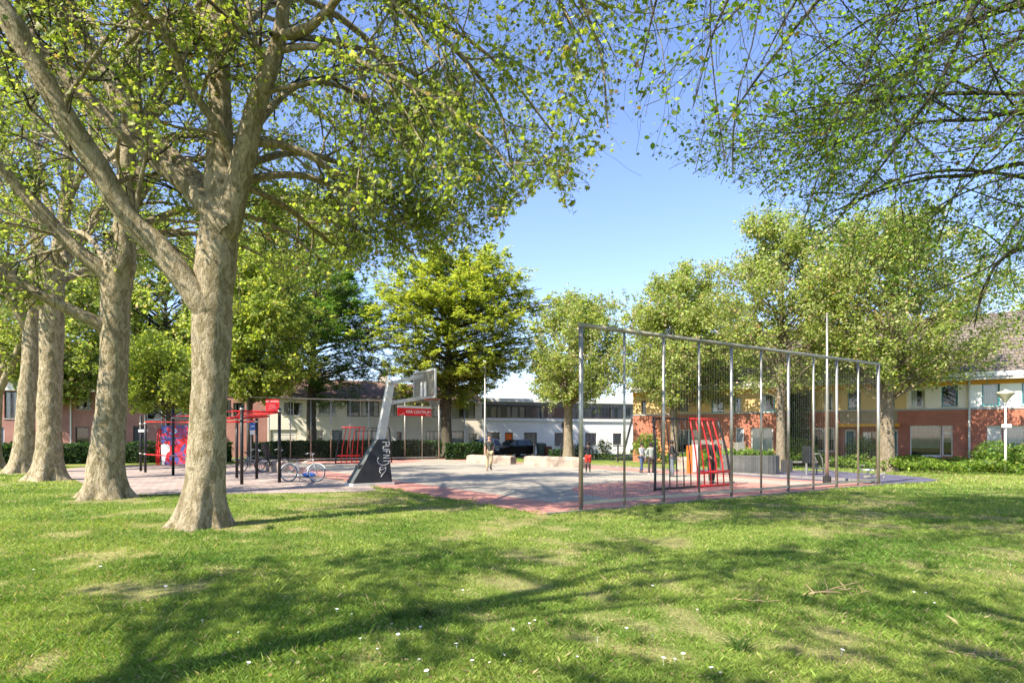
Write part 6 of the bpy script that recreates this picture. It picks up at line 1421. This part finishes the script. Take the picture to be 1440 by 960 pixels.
# ivy column on the terrace
root = empty('ivy', (fp(1117, 38.4), 38.0, 0), math.atan2(-11, 18.35)); tag(root, 'dark ivy climbing the wall between two terrace houses', 'ivy')
rg = np.random.default_rng(80); n = 7000; x = rg.normal(0, .38, n); z = rg.uniform(0, 4.4, n); P = np.stack([x*(1.05-.08*z), -.05-rg.random(n)*.35, z], -1)
leaves(P, .11, 'quad', HG+[(.06, .13, .02)], [.35, .25, .2, .05, .15], .1, 'foliage', root, .8)
K = 8; t = np.linspace(0, 1, K)[None]; xs = rg.uniform(-.4, .4, 6)[:, None]; Pp = np.stack([xs+.1*np.sin(t*9+xs*5), 0*t+0*xs-.02, t*4.1+0*xs], -1); V, F = tubes_np(Pp, np.full((6, K), .02), 5); mesh_np('stems', V, F, BARKD, root)

# ---------------------------------------------------------------- lawn blades
rg = np.random.default_rng(90)
def blades(n, y0, y1, hgt, wid, seed, power=1.0):
    r = np.random.default_rng(seed); y = y0+(y1-y0)*r.random(n)**power; x = (r.random(n)*2-1)*(y*.84+2.2)
    k = ~paved(x, y); x, y = x[k], y[k]; w_ = wear(x, y); k = r.random(len(x)) > np.clip((w_-.3)/1.0, 0, .6); x, y, w_ = x[k], y[k], w_[k]
    n = len(x); cl = sines(np.stack([x, y], -1), np.random.default_rng(4), 5.0, 3)
    h = hgt*np.exp(r.normal(size=n)*.3)*(1+.45*cl)*(1-.35*np.clip(w_, 0, 1)); h = np.clip(h, .012, .17); th = r.uniform(0, 2*np.pi, n); le = h*r.uniform(.3, 1.2, n); ph = r.uniform(0, 2*np.pi, n)
    d = np.stack([np.cos(th), np.sin(th)], -1)*wid*(.7+.6*r.random(n))[:, None]/2; b_ = np.stack([x, y], -1)
    l = np.stack([np.cos(ph), np.sin(ph)], -1)*le[:, None]
    z0 = np.zeros(n)
    A = np.concatenate([b_-d, z0[:, None]], 1); B = np.concatenate([b_+d, z0[:, None]], 1); C = np.concatenate([b_+l*.35+d*.7, (h*.62)[:, None]], 1); D = np.concatenate([b_+l, (h)[:, None]], 1)
    V = np.stack([A, B, C, D], 1).reshape(-1, 3); i = np.arange(n)*4
    F = np.concatenate([np.stack([i, i+1, i+2], -1), np.stack([i, i+2, i+3], -1)])
    big = np.clip(.5+.45*sines(np.stack([x, y], -1), np.random.default_rng(6), .6, 3)+.5*sines(np.stack([x, y], -1), np.random.default_rng(7), 2.2, 2)+r.normal(size=n)*.16, 0, 1)[:, None]
    c = np.array([.11, .205, .03])*(1-big)+np.array([.27, .345, .075])*big
    dry = (r.random(n) < .05+.26*np.clip(w_, 0, 1))[:, None]; c = np.where(dry, np.array([.42, .35, .19]), c)*np.exp(r.normal(size=(n, 1))*.2)
    return V, F, np.repeat(c, 4, axis=0)
GRASS = leaf_mat('grass blade', .38, .55)
Vs = []; Fs = []; Cs = []; off = 0
for a in ((420000, 3.4, 8.0, .033, .0031, 1), (320000, 7.5, 13, .034, .0058, 2), (190000, 12.5, 21, .038, .011, 3), (80000, 20, 36, .052, .028, 4)):
    V, F, C = blades(*a[:5], a[5]); Vs.append(V); Fs.append(F+off); Cs.append(C); off += len(V)
tag(mesh_np('grass', np.concatenate(Vs), np.concatenate(Fs), GRASS, None, np.concatenate(Cs)), kind='stuff')
# taller tufts here and there
rg = np.random.default_rng(91)
tuf = [tuple(gp(600, 868)[:2]), tuple(gp(560, 872)[:2]), tuple(gp(380, 745)[:2]), tuple(gp(1310, 800)[:2]), tuple(gp(705, 930)[:2]), tuple(gp(1040, 915)[:2]), tuple(gp(925, 700+20)[:2])]
m = []; 
for (x, y) in tuf:
    n = 70; a = rg.uniform(0, 6.28, n); ln = rg.uniform(.08, .2, n); lean = rg.uniform(.3, 1.1, n); K = 5; t = np.linspace(0, 1, K)[None]
    bx_ = x+rg.normal(size=n)*.04; by_ = y+rg.normal(size=n)*.04
    P = np.stack([bx_[:, None]+np.cos(a)[:, None]*(ln*lean)[:, None]*t**1.5, by_[:, None]+np.sin(a)[:, None]*(ln*lean)[:, None]*t**1.5, ln[:, None]*(t*1.1-t**2*.45)], -1)
    m.append(tubes_np(P, np.linspace(.005, .0008, K)[None]*np.ones((n, 1)), 3))
V, F = combine(m); tag(mesh_np('tall_grass', V, F, GRASS, None, np.tile(np.array([.08, .16, .02]), (len(V), 1))), kind='stuff')
# daisies
r = random.Random(8)
m = MB()
for k in range(12):
    a = 2*math.pi*k/12; c, s_ = math.cos(a), math.sin(a); m.add([(c*.003-s_*.002, s_*.003+c*.002, .045), (c*.014-s_*.003, s_*.014+c*.003, .048), (c*.014+s_*.003, s_*.014-c*.003, .048), (c*.003+s_*.002, s_*.003-c*.002, .045)], [(0,1,2,3)])
m.tube([(0, 0, 0), (0, .003, .044)], .0012, 4)
dz = m.build('daisy', M['petal'])
pts = [(656, 950), (664, 938), (690, 938), (708, 930), (730, 938), (838, 905), (918, 900), (935, 935), (948, 932), (962, 928), (1000, 948), (1012, 952), (742, 882), (752, 878), (722, 890), (528, 918), (476, 863), (452, 870), (230, 830), (496, 868), (980, 862), (1182, 922), (810, 930), (722, 895), (1284, 836), (1300, 838), (1316, 852), (560, 900), (590, 935), (640, 915), (352, 845), (345, 940), (600, 952), (880, 890), (1240, 870), (382, 938), (505, 905)]
pts += [(r.uniform(20, 1420), r.uniform(770, 900)) for _ in range(10)]
for i, (px, py) in enumerate(pts):
    o = dz if i == 0 else dz.copy()
    if i: col.objects.link(o)
    g_ = gp(px+r.uniform(-3, 3), py); o.location = g_; o.rotation_euler = (r.uniform(-.3, .3), r.uniform(-.3, .3), r.uniform(0, 6)); s_ = r.uniform(.8, 1.3); o.scale = (s_,)*3
    tag(o, 'tiny white daisy growing in the foreground lawn', 'daisy', 'daisies in the lawn')
# litter of small dead leaves and bits of bark on the grass
rg = np.random.default_rng(95); n = 5200; y = 3.4+22*rg.random(n)**1.5; x = (rg.random(n)*2-1)*(y*.84+1); k = ~paved(x, y); P = np.stack([x[k], y[k], .022+.02*rg.random(k.sum())], -1)
o = leaves(P, .030, 'oval', [(.33, .24, .12), (.24, .16, .08), (.45, .38, .24), (.16, .2, .05)], [.4, .25, .2, .15], .85, 'leaf_litter', None, .1); tag(o, kind='stuff')
# dead branches lying on the grass
def fallen(label, px, py, scale, seed):
    rr_ = random.Random(seed); g_ = gp(px, py); m = MB(); p = [Vector((-.35, 0, .03))]
    for k in range(7): p.append(p[-1]+Vector((.11, rr_.uniform(-.06, .06), rr_.uniform(-.02, .03))))
    for q in p: q.z = max(q.z, .015)
    m.tube(p, [.011, .011, .010, .009, .008, .006, .005, .003], 6)
    for k in (1, 2, 3, 4, 5):
        s_ = rr_.choice((-1, 1)); a = p[k]; b_ = a+Vector((rr_.uniform(.02, .12), s_*rr_.uniform(.08, .18), rr_.uniform(.0, .09))); c = b_+Vector((rr_.uniform(.0, .1), s_*rr_.uniform(.02, .12), rr_.uniform(-.03, .05))); c.z = max(c.z, .01)
        m.tube([a, b_, c], [.006, .004, .002], 5)
    o = m.build('fallen_branch', M['stick']); o.location = g_; o.rotation_euler = (0, 0, rr_.uniform(-.5, .5)); o.scale = (scale,)*3; tag(o, label, 'branch', 'dead branches on the lawn')
fallen('largest forked dead branch on the grass right of the middle', 1165, 836, 1.0, 1)
fallen('short dead twig just right of the largest fallen branch', 1213, 838, .55, 2)
fallen('thin dead twig on the grass left of the largest fallen branch', 1055, 846, .7, 3)
fallen('dead twig near the lower right corner of the lawn', 1385, 925, .7, 4)
